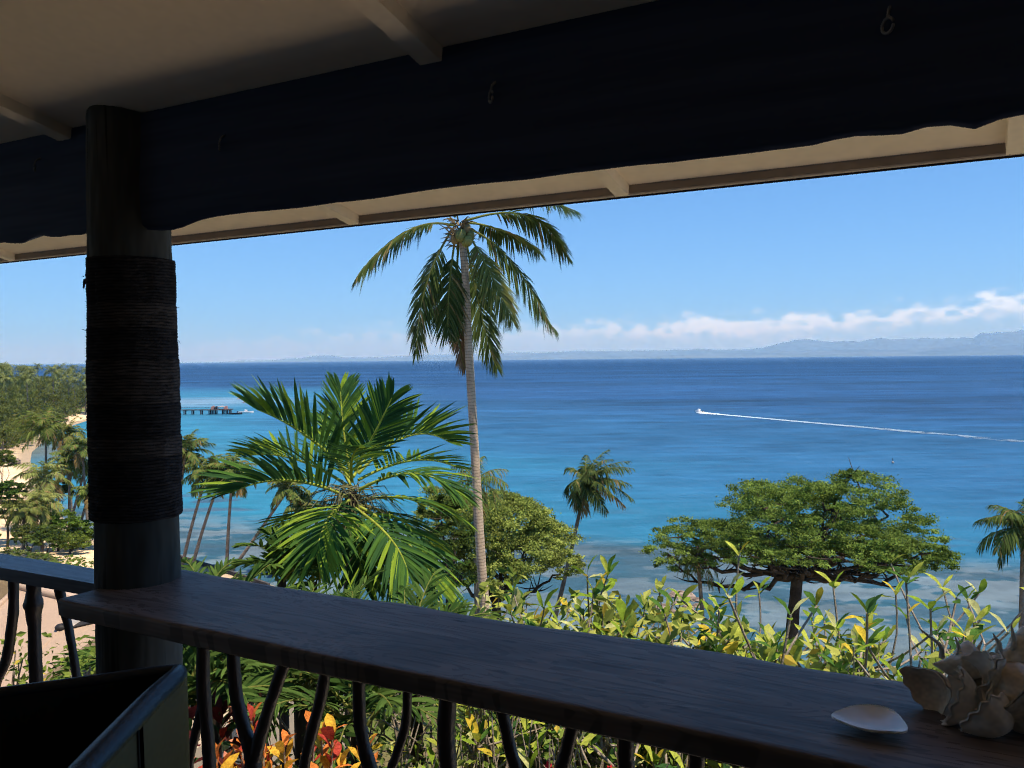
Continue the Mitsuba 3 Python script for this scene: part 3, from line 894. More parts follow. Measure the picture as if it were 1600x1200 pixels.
# ------------------------------------------------------------------ palms
def frond(P, n, L, w, rng, t0=.14, lift=.15, droop=.6, a0=75, a1=28, col=((.05, .11, .02), (.12, .19, .04)), rach=.02, side=None, ragged=.1, dry=0.0):
    "one pinnate frond as (vertices, faces, colours): rachis and leaflets along the polyline P"
    P = np.asarray(P, float)
    s = np.linspace(0, 1, len(P))
    T = nrm(np.gradient(P, axis=0))
    h = P[-1] - P[0]
    h = h * [1, 1, 0]
    if side is not None:
        S = nrm(np.asarray(side, float))
    elif np.linalg.norm(h) > .12 * np.linalg.norm(P[-1] - P[0]):
        S = nrm(np.cross(h, [0, 0, 1]))
    else:
        S = nrm(np.array([math.cos(P[0][0] * 9), math.sin(P[0][0] * 9), 0]))
    mb = MB()
    tw = rng.normal() * .5
    c0, c1 = np.array(col[0]), np.array(col[1])
    k = np.repeat(np.linspace(t0, 1.0, n), 2)
    k = np.clip(k + rng.normal(size=k.size) * .25 / n, t0, 1)
    sg = np.tile([1.0, -1.0], n)
    p = np.stack([np.interp(k, s, P[:, j]) for j in range(3)], 1)
    t = nrm(np.stack([np.interp(k, s, T[:, j]) for j in range(3)], 1))
    Sv = np.broadcast_to(S, t.shape)
    Sv = nrm(Sv - t * (Sv * t).sum(1, keepdims=True))
    N = np.cross(Sv, t)
    N = N * np.sign(N[:, 2:3] + 1e-6)
    tk = (k - t0) / (1 - t0)
    ca, sa = math.cos(tw * tk.mean()), math.sin(tw * tk.mean())
    Sv, N = Sv * ca + N * sa, N * ca - Sv * sa
    aa = np.radians(a0 + (a1 - a0) * tk + rng.normal(size=k.size) * 5)
    lf = lift + rng.normal(size=k.size) * .13
    d = t * np.cos(aa)[:, None] + (Sv * (sg * np.cos(lf))[:, None] + N * np.sin(lf)[:, None]) * np.sin(aa)[:, None]
    d = nrm(d)
    ll = L * np.interp(tk, [0, .12, .45, .8, 1], [.55, .85, 1, .72, .34]) * (1 + rng.normal(size=k.size) * ragged)
    ll = np.where(rng.random(k.size) < ragged * .5, ll * .5, ll)
    g = np.array([0, 0, -1.0])
    dr_ = droop * (1 + rng.normal(size=k.size) * .25)
    Wd = nrm(t - d * (t * d).sum(1, keepdims=True) + N * (rng.normal(size=k.size) * .35)[:, None])
    ww = w * np.interp(tk, [0, .3, 1], [.8, 1, .6])

    def pt(u, q):
        return p + d * (ll * u)[:, None] + g * (ll * dr_ * u * u)[:, None] + Wd * (ww * q)[:, None]
    vv = np.stack([pt(0, .25), pt(0, -.25), pt(.38, .5), pt(.38, -.5), pt(.75, .36), pt(.75, -.36), pt(1.0, 0)], 1)
    m = len(k)
    fq = np.array([[0, 1, 3], [0, 3, 2], [2, 3, 5], [2, 5, 4], [4, 5, 6]])
    f = (np.arange(m)[:, None, None] * 7 + fq[None]).reshape(-1, 3)
    u = rng.random((m, 1))
    c = c0 + (c1 - c0) * u
    if dry:
        c = np.where(rng.random((m, 1)) < dry, np.array([.26, .19, .08]) * (.6 + .6 * u), c)
    mb.add(vv.reshape(-1, 3), f, np.repeat(c, 7, 0))
    mb.add(*tube(P, np.linspace(rach, rach * .25, len(P)), 5), np.array([.20, .22, .06]))
    return mb


def bez(a, b, c, n=14):
    t = np.linspace(0, 1, n)[:, None]
    return a * (1 - t) ** 2 + 2 * b * t * (1 - t) + c * t * t


def arch(c, az, e0, e1, L, n=14):
    "a frond's rachis: leaves the crown at elevation e0 and bends down to e1 (degrees)"
    t = np.linspace(0, 1, n)
    e = np.radians(e0 + (e1 - e0) * t ** 1.25)
    st = np.stack([np.cos(e) * math.sin(az), np.cos(e) * math.cos(az), np.sin(e)], 1) * L / (n - 1)
    return c + np.vstack([[0, 0, 0], np.cumsum(st[:-1], 0)])


def trunk_curve(base, top, lean, n=24):
    mid = (base + top) / 2 + lean
    return bez(np.asarray(base, float), mid, np.asarray(top, float), n)


PALMCOL = [((.07, .12, .025), (.22, .27, .07)), ((.09, .13, .03), (.27, .30, .09)), ((.06, .11, .03), (.19, .25, .065))]


def palm_fronds(c, rng, n, L, w_ang=0.0, wind=0.0, pairs=26, lw=.055, col=None, lens=1.0):
    out = []
    for i in range(n):
        u = (i + .5) / n
        az = i * 2.39996 + rng.normal() * .25
        e0 = 78 - 112 * u + rng.normal() * 7
        e1 = e0 - 62 - 26 * rng.random() - 12 * (u > .6)
        P = arch(c, az, e0, max(e1, -88), L * (.85 + .25 * rng.random()) * (.9 if u < .2 else 1))
        if wind:
            s = np.linspace(0, 1, len(P))[:, None]
            P = P + np.array([math.sin(w_ang), math.cos(w_ang), .15]) * (s ** 1.6) * wind * L
        out.append((u, P))
    return out


def coconut_palm(base, top, L, label, seed, lean=(0, 0, 0), r0=.17, r1=.11, n=17, group=None, wind=0.0, w_ang=0.0, nuts=5, pairs=26, lw=.06, name='coconut_palm', dry=.06, col=None, droop=.55, nutcol=(.16, .17, .04)):
    rng = np.random.default_rng(seed)
    k = thing(name, label, 'palm tree', group)
    base, top = np.asarray(base, float), np.asarray(top, float)
    C = trunk_curve(base - [0, 0, .3], top, np.asarray(lean, float))
    s = np.linspace(0, 1, len(C))
    put(k, 'trunk', mikit.ply(tube(C, r1 + (r0 - r1) * (1 - s) ** 1.4 + r0 * .5 * np.exp(-s / .03), 9), 'far_bark', smooth=60))
    for u, P in palm_fronds(top, rng, n, L, w_ang, wind):
        cc = col or PALMCOL[seed % 3]
        old = u > .86 and rng.random() < .5
        cc = ((.20, .14, .06), (.34, .24, .10)) if old else cc
        put(k, 'frond', frond(P, pairs, L * .27, lw, rng, droop=droop, col=cc, rach=.035, lift=.05, dry=dry, a0=70, a1=30).ply('foliage', color=True))
    for j in range(nuts):
        a = rng.uniform(0, 6.28)
        q = top + [math.cos(a) * .28, math.sin(a) * .28, -.28 - .25 * rng.random()]
        v, f = sphere(q, [.12, .12, .15], 1)
        put(k, 'coconut', mikit.ply((v, f), 'husk', smooth=True, color=np.broadcast_to(np.array(nutcol) * (.8 + .4 * rng.random()), v.shape)))
    return k


# --- the tall coconut palm right of the middle
d0 = 22.0
tp = thing('coconut_palm', 'tall coconut palm with ringed grey trunk rising past the eave in mid view', 'palm tree')
pts = [at(757, 958, d0), at(752, 880, d0), at(745, 760, d0 + .1), at(738, 640, d0 + .1), at(731, 520, d0 + .05), at(727, 430, d0), at(722, 372, d0)]
b = pts[0].copy()
b2 = np.array([b[0] + .06, b[1], gz(b[0], b[1]) - .3])
C = curve([b2] + pts, 170)
s = np.linspace(0, 1, 170)
ringr = 1 + .045 * (np.abs(((C[:, 2] / .115) % 1) - .5) * 2) ** 3
rad = (.130 - .026 * np.clip(s / .7, 0, 1) - .012 * np.clip((s - .7) / .3, 0, 1) + .08 * np.exp(-s / .05)) * ringr
put(tp, 'trunk', mikit.ply(tube(C, rad, 18), 'palm_bark', smooth=50))
crown = at(718, 352, d0)
rng = np.random.default_rng(41)
HERO = [  # photograph points of base, bend and tip; the third number is metres nearer (-) or farther (+) than the trunk
    ((706, 352, 0), (640, 330, -.4), (556, 437, -.9)), ((706, 362, .1), (652, 440, .1), (650, 552, .2)), ((714, 368, -.1), (700, 460, -.2), (703, 520, -.2)),
    ((728, 352, -.1), (768, 420, -.8), (800, 500, -1.1)), ((734, 366, .2), (745, 470, .4), (776, 574, .5)), ((736, 352, .2), (800, 372, .6), (866, 514, .9)),
    ((734, 340, .1), (850, 300, .6), (886, 400, 1.1)), ((714, 380, .3), (704, 500, .5), (726, 575, .6)), ((724, 324, -.2), (790, 240, -1.2), (900, 330, -2.1)),
    ((708, 332, .2), (620, 240, .8), (520, 330, 1.6)), ((718, 320, .3), (690, 170, 1.0), (600, 200, 2.2)), ((722, 318, -.3), (760, 160, -.8), (850, 190, -1.4)),
    ((718, 316, 0), (716, 180, .2), (716, 110, .8)), ((716, 322, -.4), (660, 200, -1.6), (600, 240, -3.0)), ((726, 322, .5), (790, 230, 1.6), (850, 300, 2.8)), ((730, 350, .3), (775, 350, 1.2), (842, 395, 2.2))]
for i, (a, b_, c) in enumerate(HERO):
    p0 = crown * .35 + at(a[0], a[1], d0 + a[2]) * .65
    P = bez(p0, at(b_[0], b_[1], d0 + b_[2]), at(c[0], c[1], d0 + c[2]), 18)
    P[1:-1] += rng.normal(size=3) * .05
    dead = i == 7
    col = ((.032, .062, .016), (.105, .145, .045)) if not dead else ((.15, .10, .06), (.28, .20, .12))
    if i == 3:
        col = ((.10, .13, .03), (.24, .24, .07))
    put(tp, 'frond', frond(P, 96, .70 if not dead else .4, .054, rng, side={1: RT * .8 - FW * .6, 2: RT - FW * .3, 3: RT * .7 + FW * .7, 4: RT + FW * .2, 5: RT * .6 + FW * .8, 7: RT}.get(i), t0=.22, lift=-.12, droop=.42, a0=58, a1=22, col=col, rach=.034, ragged=.12, dry=.07).ply('foliage', color=True), 'dry brown frond' if dead else None)
for j in range(11):
    a = rng.uniform(-2.5, 1.2)
    q = crown + RT * (.33 * math.cos(a) * rng.uniform(.4, 1)) + np.array([0, 0, -.12 - .38 * rng.random()]) - FW * (.12 + .2 * rng.random())
    v, f = sphere(q, np.array([.105, .105, .135]) * rng.uniform(.8, 1.1), 2)
    v = q + (v - q) * (1 + .10 * np.cos(3 * np.arctan2((v - q)[:, 1], (v - q)[:, 0]))[:, None])
    put(tp, 'coconut', mikit.ply((v, f), 'husk', smooth=True, color=np.broadcast_to(np.array([.20, .20, .055] if j % 3 else [.24, .17, .07]) * rng.uniform(.7, 1.2), v.shape)))
mb = MB()
for j in range(90):                                  # fibres, spathes and stalk stubs under the crown
    a, z = rng.uniform(0, 6.28), rng.uniform(-.55, .15)
    p = crown + [math.cos(a) * .12, math.sin(a) * .12, z]
    dd = np.array([math.cos(a), math.sin(a), rng.uniform(-.2, 1.1)]) * rng.uniform(.15, .42)
    mb.add(*tube(np.array([p, p + dd * .6, p + dd + [0, 0, -.08]]), [.022, .018, .006], 5), np.array([.16, .12, .06]) * rng.uniform(.5, 1.5))
put(tp, 'crown_fibre', mb.ply('husk', color=True), kind='stuff')


# --- the feathery palm just beyond the counter, its leaflets one by one
def blade(p, d, W, N, L, w, fold, droop, rows=6):
    u = np.linspace(0, 1, rows)
    prof = np.interp(u, [0, .15, .5, .85, 1], [.35, .8, 1, .55, .03]) * w * .5
    c = p + np.outer(u * L, d) + np.outer(u ** 2 * L * droop, [0, 0, -1])
    l = c + np.outer(prof, W) + np.outer(prof * fold, N)
    r = c - np.outer(prof, W) + np.outer(prof * fold, N)
    return np.stack([l, c, r], 1).reshape(-1, 3), grid_faces(rows, 3)


dn = 11.0
fp = thing('feather_palm', 'big bright green feather palm with broad stiff fronds close beyond the counter', 'palm tree')
rng = np.random.default_rng(77)
NEAR = [  # base, bend, tip in photograph points + metres of depth; leaflet length, lift
    ((548, 742, 0), (478, 668, -.2), (402, 640, -.5), .95, .80), ((546, 735, .1), (533, 660, .2), (532, 610, .4), .66, .5),
    ((554, 735, 0), (590, 672, -.2), (612, 622, -.3), .68, .35), ((560, 740, .2), (640, 650, .5), (700, 690, 1.0), .90, .85),
    ((562, 765, -.2), (650, 715, -.5), (708, 765, -.8), .80, .15), ((562, 782, .1), (650, 765, .3), (712, 805, .6), .72, .1),
    ((558, 790, -.3), (640, 830, -.9), (684, 915, -1.1), .85, .05), ((556, 795, -.4), (622, 838, -1.2), (636, 890, -1.4), .80, .1),
    ((545, 782, -.5), (505, 800, -1.2), (495, 862, -1.5), .85, .1), ((542, 776, -.1), (440, 728, -.5), (362, 770, -.9), .88, .70),
    ((545, 760, .3), (460, 700, .8), (388, 712, 1.4), .80, .75), ((552, 745, .5), (585, 690, 1.4), (630, 664, 2.2), .75, .6),
    ((548, 748, .5), (505, 695, 1.5), (475, 672, 2.4), .75, .6), ((552, 800, .4), (590, 850, 1.0), (612, 920, 1.6), .72, .1),
    ((546, 800, .3), (500, 842, .9), (470, 895, 1.5), .70, .2), ((556, 788, .5), (630, 800, 1.4), (685, 860, 2.2), .78, .1),
    ((550, 752, -.5), (545, 710, -1.5), (560, 700, -2.4), .60, .3), ((560, 750, .8), (650, 700, 1.6), (712, 730, 2.4), .75, .4), ((546, 790, .6), (480, 790, 1.2), (430, 830, 1.8), .70, .2), ((552, 770, .6), (520, 690, 1.6), (500, 650, 2.6), .7, .5), ((554, 806, -.2), (560, 850, -.8), (566, 905, -1.0), .6, .15)]
allv = []
for i, (a, b_, c, L, lift) in enumerate(NEAR):
    P = bez(at(a[0], a[1], dn + a[2]), at(b_[0], b_[1], dn + b_[2]), at(c[0], c[1], dn + c[2]), 20)
    key = put(fp, 'frond', mikit.ply(tube(P, np.linspace(.022, .006, 20), 7), 'leaf_lime', smooth=True))
    T = nrm(np.gradient(P, axis=0))
    h = (P[-1] - P[0]) * [1, 1, 0]
    S = nrm(np.cross(h, [0, 0, 1])) if np.linalg.norm(h) > .15 else R0
    if i == 1:
        S = nrm(R0 + np.array([-.3, .5, 0]))
    if i == 2:
        S = nrm(R0 * 1.0 + np.array([0.1, .25, 0]))
    n = 28
    for q in range(n):
        k = .16 + .84 * q / (n - 1)
        j = k * 19
        j0 = min(int(j), 18)
        p = P[j0] + (P[j0 + 1] - P[j0]) * (j - j0)
        t = T[j0]
        Sv = nrm(S - t * (S @ t))
        N = np.cross(Sv, t)
        N = N * (1 if N[2] >= 0 else -1)
        for sd in (1, -1):
            al = math.radians(66 - 44 * k + rng.normal() * 4)
            lf = lift + rng.normal() * .1
            o = Sv * sd * math.cos(lf) + N * math.sin(lf)
            d = nrm(t * math.cos(al) + o * math.sin(al))
            W = nrm(t - d * (t @ d) + N * rng.normal() * .15)
            Nn = nrm(np.cross(d, W))
            Nn = Nn * (1 if Nn @ N >= 0 else -1)
            LL = L * np.interp(k, [.16, .3, .6, .85, 1], [.62, .95, 1, .8, .5]) * rng.uniform(.9, 1.1)
            v, f = blade(p, d, W, Nn, LL * .88, .050 * rng.uniform(.85, 1.15), .28, .05 + .10 * rng.random() + (.16 if lift < .2 else 0))
            u = rng.random()
            bs = ('leaf_deep', 'leaf_deep', 'leaf_green', 'leaf_green', 'leaf_deep', 'leaf_bright')[int(u * 6)] if i not in (6, 8) else ('leaf_bright', 'leaf_green', 'leaf_green', 'leaf_bright', 'leaf_green', 'leaf_deep')[int(u * 6)]
            allv.append((LL, key, v, f, bs))
order = sorted(range(len(allv)), key=lambda i: (int(allv[i][1].split('_')[-1]) if allv[i][1][-1].isdigit() else 0) in (2, 5, 7, 10, 11, 12, 13, 14, 15, 16, 17, 18, 19, 20, 21))
rest = {}
for r, i in enumerate(order):
    LL, key, v, f, bs = allv[i]
    if r < 300:
        put(key, 'leaflet', mikit.ply((v, f), bs, smooth=50))
    else:
        rest.setdefault(bs, MB()).add(v, f)
CV = {'leaf_green': LEAF['leaf_green'], 'leaf_deep': LEAF['leaf_deep'], 'leaf_bright': LEAF['leaf_bright'], 'leaf_lime': LEAF['leaf_lime']}
mb = MB()
for bs, m_ in rest.items():
    v, f = m_.mesh()
    mb.add(v, f, CV[bs])
put(fp, 'leaflets', mb.ply('gloss_foliage', color=True), kind='stuff')
bq = at(548, 960, dn)
bt = at(549, 770, dn)
put(fp, 'trunk', mikit.ply(tube(curve([[bq[0], bq[1], gz(bq[0], bq[1]) - .3], bq, bt], 30), np.linspace(.11, .075, 30), 12), 'dark_bark', smooth=60))
mb = MB()
for j in range(160):                                  # the fruiting tangle and dead sheaths below the crown
    p = bt + np.array([rng.normal() * .08, rng.normal() * .08, rng.uniform(-.35, .1)])
    dd = nrm(np.array([rng.normal(), rng.normal(), rng.uniform(-.6, .3)])) * rng.uniform(.3, .75)
    mb.add(*tube(np.array([p, p + dd * .55 + [0, 0, .05], p + dd + [0, 0, -.25]]), [.008, .006, .003], 4), np.array([.12, .12, .05]) * rng.uniform(.4, 1.4))
put(fp, 'flower_stalks', mb.ply('husk', color=True), kind='stuff')


def small_palm(px, py, d, L, n, label, seed, up=75, name='young_palm', bs='gloss_foliage', lw=.05, hgt=.0, group=None, col=((.03, .07, .018), (.09, .16, .03)), pairs=20):
    "a clump of fronds rising from near the ground"
    rng = np.random.default_rng(seed)
    k = thing(name, label, 'palm', group)
    c = at(px, py, d)
    g = gz(c[0], c[1])
    mb = tube(np.array([[c[0], c[1], g - .2], [c[0], c[1], (g + c[2]) / 2], c]), [.07, .06, .05], 8)
    put(k, 'trunk', mikit.ply(mb, 'dark_bark', smooth=60))
    for i in range(n):
        u = (i + .5) / n
        P = arch(c + rng.normal(size=3) * .04, i * 2.39996 + rng.normal() * .3, up - 60 * u + rng.normal() * 8, up - 60 * u - 50 - 30 * rng.random(), L * rng.uniform(.8, 1.15))
        put(k, 'frond', frond(P, pairs, L * .34, lw, rng, droop=.25, lift=.35, col=col, rach=.012, a0=60, a1=26).ply(bs, color=True))
    return k


small_palm(440, 905, 10.0, .80, 11, 'small dark young palm left of the big feather palm', 5, 88)
small_palm(490, 910, 12.5, 1.0, 10, 'dark young palm between the small palm and the feather palm stem', 6, 88)

# --- leaning coconut palms on the shore, right of the post and left of it
LEAN = [  # base px, crown px, distance, frond length, lean px, label
    ((270, 905), (290, 706), 97, 3.2, (-3, 0), 'shore palm half hidden by the right edge of the post'),
    ((283, 880), (325, 738), 96, 2.9, (-5, 0), 'first leaning shore palm clear of the post, crown drooping'),
    ((298, 884), (347, 742), 95, 2.8, (-6, 3), 'second leaning shore palm from the post'),
    ((354, 896), (364, 738), 93, 2.9, (-3, 0), 'straightest of the shore palms right of the post'),
    ((358, 896), (452, 762), 93, 2.7, (-4, 8), 'strongly leaning shore palm with a bare pale trunk'),
    ((420, 900), (474, 790), 91, 2.4, (-3, 3), 'low leaning shore palm just behind the feather palm')]
for i, (b_, c, d, L, ln, lab) in enumerate(LEAN):
    B = at(b_[0], b_[1], d)
    B[2] = max(gz(B[0], B[1]), SEA + .2)
    coconut_palm(B, at(c[0], c[1], d - (2 if i != 4 else 3)), L, lab, 60 + i, lean=RT * (-ln[0] * d / F * -1) + np.array([0, 0, -ln[1] * d / F]), r0=.20, r1=.13, n=22, nuts=3, pairs=32, lw=.15, dry=.10, col=((.055, .10, .026), (.20, .25, .07)))
LEFT = [((70, 800), (72, 668), 122, 3.7, 'big windblown palm standing highest on the left beach', .5), ((112, 790), (106, 678), 126, 2.9, 'palm with a bunch of orange coconuts beside the bay', .15), ((84, 852), (68, 745), 112, 3.6, 'large pale green palm in the middle of the left grove', 0),
        ((108, 815), (108, 720), 118, 2.8, 'dusty palm between the pale palm and the post', .1), ((100, 772), (134, 730), 120, 2.9, 'palm leaning right over the bay, half behind the post', 0), ((66, 868), (64, 786), 108, 2.9, 'low palm under the large pale palm', 0),
        ((112, 816), (140, 768), 110, 2.2, 'slim palm leaning over the water by the left edge of the post', 0), ((36, 868), (38, 800), 106, 2.6, 'low dark palm at the left of the grove', .1), ((140, 880), (128, 700), 116, 2.6, 'palm crown touching the left edge of the post', 0)]
for i, (b_, c, d, L, lab, wd) in enumerate(LEFT):
    B = at(b_[0], b_[1], d)
    B[2] = max(gz(B[0], B[1]), SEA - .2)
    coconut_palm(B, at(c[0], c[1], d), L, lab, 81 + i, r0=.2, r1=.13, n=25, nuts=4, pairs=28, lw=.13, wind=wd, w_ang=math.radians(-100), dry=.10, nutcol=(.55, .26, .04) if i == 1 else (.2, .2, .05), col=((.12, .17, .04), (.36, .39, .13)) if i in (2, 5) else None)

# --- single palms on the slope
B = at(836, 990, 52)
coconut_palm([B[0], B[1], gz(B[0], B[1])], at(916, 752, 52), 2.35, 'windblown coconut palm with a dark leaning trunk against the open sea', 105, lean=RT * .15 + np.array([0, 0, -.3]), r0=.18, r1=.11, n=26, wind=.42, w_ang=TH * -1 + math.radians(90), nuts=5, pairs=30, lw=.10, col=((.03, .06, .018), (.12, .16, .05)), droop=.8)
B = at(1108, 960, 50)
coconut_palm([B[0], B[1], gz(B[0], B[1])], at(1090, 868, 50), 1.75, 'short shaggy palm under the left of the umbrella tree', 104, lean=RT * .1, r0=.15, r1=.11, n=15, nuts=2, pairs=24, lw=.06, dry=.3, droop=1.1)
B = at(1598, 1030, 52)
coconut_palm([B[0], B[1], gz(B[0], B[1])], at(1600, 826, 52), 2.6, 'coconut palm at the right edge of the view', 109, lean=RT * -.2, r0=.17, r1=.12, n=22, nuts=4, pairs=30, lw=.10, droop=.9, col=((.035, .07, .02), (.13, .18, .05)))
B = at(745, 900, 43)
coconut_palm([B[0], B[1], gz(B[0], B[1])], at(742, 752, 43), 2.0, 'shaggy palm rising out of the round tree behind the tall trunk', 116, r0=.15, r1=.11, n=15, nuts=2, pairs=24, lw=.06, dry=.25, droop=1.0)


# ------------------------------------------------------------------ broad trees
def leaf_cloud(C, Rr, n, size, rng, col, shell=.35, up=.6, clump=.28, per=60):
    "n leaves gathered in clumps over the upper shell of an ellipsoid"
    k = max(3, n // per)
    d = nrm(rng.normal(size=(k, 3)))
    d[:, 2] = np.abs(d[:, 2]) * np.where(rng.random(k) < .86, 1, -.45)
    cc = d * (1 - shell * rng.random((k, 1)) ** 1.4)
    br = rng.uniform(.58, 1.35, k)
    hue = rng.random(k)
    i = rng.integers(0, k, n)
    p = cc[i] * Rr + rng.normal(size=(n, 3)) * (clump * np.array([1, 1, .42])) * (Rr.mean() * .42) * rng.uniform(.5, 1.2, k)[i][:, None] + C
    return p, leaves_at(p, size, rng, up), (np.array(col[0]) + (np.array(col[1]) - col[0]) * (hue[i] * .6 + rng.random(n) * .4)[:, None]) * br[i][:, None]


def leaves_at(p, size, rng, up):
    n = len(p)
    N = nrm(rng.normal(size=(n, 3)) * .75 + [0, 0, up])
    a = nrm(np.cross(N, rng.normal(size=(n, 3))))
    b = np.cross(N, a)
    L = size * rng.uniform(.6, 1.3, (n, 1))
    v = np.stack([p - a * L * .5, p + b * L * .26 + N * L * .05, p + a * L * .5 - N * L * .08, p - b * L * .26 + N * L * .05], 1)
    return v


def broad_tree(key, domes, root, fork, leaf, n, col, seed, limbs=True, r0=.35, bark='dark_bark', up=.8, twig=3, per=95, clump=.28):
    rng = np.random.default_rng(seed)
    vol = np.array([d[1][0] * d[1][1] for d in domes])
    mb = MB()
    for (C, Rr), w in zip(domes, vol / vol.sum()):
        m = int(n * w)
        p, v, c = leaf_cloud(np.asarray(C), np.asarray(Rr, float), m, leaf, rng, col, up=up, per=per, clump=clump)
        m = len(v)
        f = (np.arange(m)[:, None, None] * 4 + np.array([[0, 1, 2], [0, 2, 3]])[None]).reshape(-1, 3)
        mb.add(v.reshape(-1, 3), f, np.repeat(c, 4, 0))
    put(key, 'foliage', mb.ply('foliage', color=True), kind='stuff')
    if limbs:
        put(key, 'trunk', mikit.ply(tube(curve([root, root * .5 + fork * .5 + rng.normal(size=3) * r0 * .3, fork], 16), np.linspace(r0, r0 * .72, 16) * (1 + .5 * np.exp(-np.linspace(0, 1, 16) / .1)), 12, seed=seed, rough=.04), bark, smooth=60))
        for C, Rr in domes:
            C = np.asarray(C, float)
            e = C + np.array([0, 0, Rr[2] * .15])
            mb = MB()
            mid = fork * .5 + e * .5 + np.array([0, 0, -.10 * np.linalg.norm(e - fork)]) + rng.normal(size=3) * .25
            P = curve([fork - [0, 0, r0 * .3], mid, e], 14)
            P[2:] += rng.normal(size=(12, 3)) * r0 * .25
            mb.add(*tube(P, np.linspace(r0 * .42, r0 * .12, 14), 7))
            for q in range(twig * 3):
                i = rng.integers(5, 14)
                t = P[i] + (rng.normal(size=3) * np.array(Rr) * .5 + [0, 0, Rr[2] * .35])
                mb.add(*tube(curve([P[i], P[i] * .5 + t * .5 - [0, 0, .1], t], 6), np.linspace(r0 * .16, r0 * .03, 6), 4))
            put(key, 'branch', mb.ply(bark, smooth=60))


def dome(x, y, d, rx, ry, rd):
    "an ellipsoid of leaves at distance d: half sizes in photograph pixels, depth half size in metres"
    s = d / F / .97
    C = at(x, y, d)
    return C, np.array([rx * s, rd, ry * s])


du = 50.0
ut = thing('umbrella_tree', 'wide spreading umbrella tree with flat layered dark green crown on the shore', 'tree')
U = [dome(1075, 842, du + .5, 52, 30, 2.4), dome(1045, 868, du - 1.5, 38, 22, 1.8), dome(1128, 836, du - 1, 52, 22, 2.5), dome(1190, 788, du + .5, 62, 36, 3.0), dome(1235, 778, du + 2, 60, 28, 3.0), dome(1290, 790, du - 2, 55, 36, 3), dome(1345, 778, du + 1, 58, 36, 3.0), dome(1385, 815, du + 1.5, 55, 34, 2.8),
     dome(1425, 850, du, 52, 24, 2.3), dome(1455, 878, du + 1.5, 34, 13, 1.6), dome(1200, 830, du - 2.5, 70, 34, 2.5), dome(1290, 835, du - 3, 60, 28, 2.5), dome(1150, 850, du + 2.5, 60, 26, 2.5), dome(1360, 850, du - 2.5, 55, 26, 2.3), dome(1250, 815, du + 5, 90, 38, 3.2), dome(1405, 885, du - 2, 40, 14, 1.7), dome(1056, 886, du + .5, 34, 14, 1.4), dome(1110, 872, du - 1.5, 40, 14, 1.6), dome(1175, 866, du - 4, 58, 20, 2.0), dome(1318, 868, du - 4, 62, 18, 2.0), dome(1260, 872, du - 5, 46, 14, 1.6), dome(1385, 884, du - 4, 46, 13, 1.6), dome(1440, 868, du - 1, 44, 14, 1.8), dome(1330, 745, du + .5, 22, 10, 1.5), dome(1180, 860, du, 60, 22, 3), dome(1300, 862, du + 1, 70, 22, 3), dome(1385, 868, du + 2.5, 60, 20, 2.5)]
root = at(1236, 1030, du)
root[2] = gz(root[0], root[1]) - .4
broad_tree(ut, U, root, at(1246, 898, du), .15, 115000, ((.070, .130, .024), (.235, .33, .075)), 3, r0=.42, twig=4, clump=.27)
db = 46.0
rt = thing('round_tree', 'rounded fine leaved green tree behind the tall palm trunk', 'tree')
RD = [dome(800, 818, db, 62, 40, 2.6), dome(780, 800, db + 1, 50, 34, 2.2), dome(850, 850, db + .5, 48, 34, 2.2), dome(745, 850, db - 1.5, 52, 44, 2.2), dome(820, 870, db - 1.5, 60, 38, 2.3), dome(712, 815, db + 1, 36, 40, 2), dome(878, 890, db, 32, 24, 1.6), dome(690, 800, db + 2, 40, 40, 2.0), dome(770, 900, db - 2, 54, 26, 2), dome(700, 880, db - 1, 36, 34, 1.8)]
root = at(775, 985, db)
root[2] = gz(root[0], root[1]) - .4
broad_tree(rt, RD, root, at(775, 935, db), .16, 72000, ((.13, .19, .04), (.36, .42, .11)), 13, r0=.34, twig=4, clump=.30)
dt = 31.0
t2 = thing('shore_tree', 'darker open crowned tree behind the right fronds of the feather palm', 'tree')
root = at(700, 970, dt)
root[2] = gz(root[0], root[1]) - .4
broad_tree(t2, [dome(700, 850, dt, 36, 34, 1.2), dome(690, 800, dt + .6, 30, 26, 1.0), dome(670, 880, dt + .5, 38, 26, 1.1), dome(722, 900, dt - .4, 28, 26, 1.0)], root, at(702, 915, dt), .15, 9000, ((.030, .065, .014), (.10, .14, .03)), 23, r0=.16, twig=3)
TR = [(95, 818, 108, 26, 18, 'bright green spreading shrub tree on the sand in the left grove', ((.09, .17, .025), (.19, .28, .05)), 128), (134, 832, 110, 24, 16, 'green low tree with bare forked trunk at the left of the post', ((.08, .15, .025), (.17, .25, .05)), 129), (14, 770, 112, 20, 16, 'dark broad leaved tree at the left edge above the beach', ((.04, .09, .02), (.10, .17, .035)), 130), (50, 838, 104, 30, 16, 'bushy olive tree behind the hand rail', ((.06, .09, .02), (.15, .17, .045)), 131), (75, 842, 101, 30, 18, 'dense dark green tree in front of the large pale palm', ((.05, .09, .02), (.14, .19, .045)), 133), (112, 848, 106, 22, 14, 'small light green tree between the dark green tree and the post', ((.08, .14, .025), (.22, .29, .06)), 134), (28, 800, 116, 24, 22, 'tall olive tree behind the low dark palm', ((.06, .09, .02), (.16, .19, .05)), 135), (90, 765, 121, 20, 16, 'green tree filling the gap under the dusty palm', ((.06, .10, .02), (.15, .20, .05)), 136), (5, 720, 150, 16, 16, 'bush at the left edge beside the stream', ((.07, .11, .02), (.17, .21, .05)), 132)]
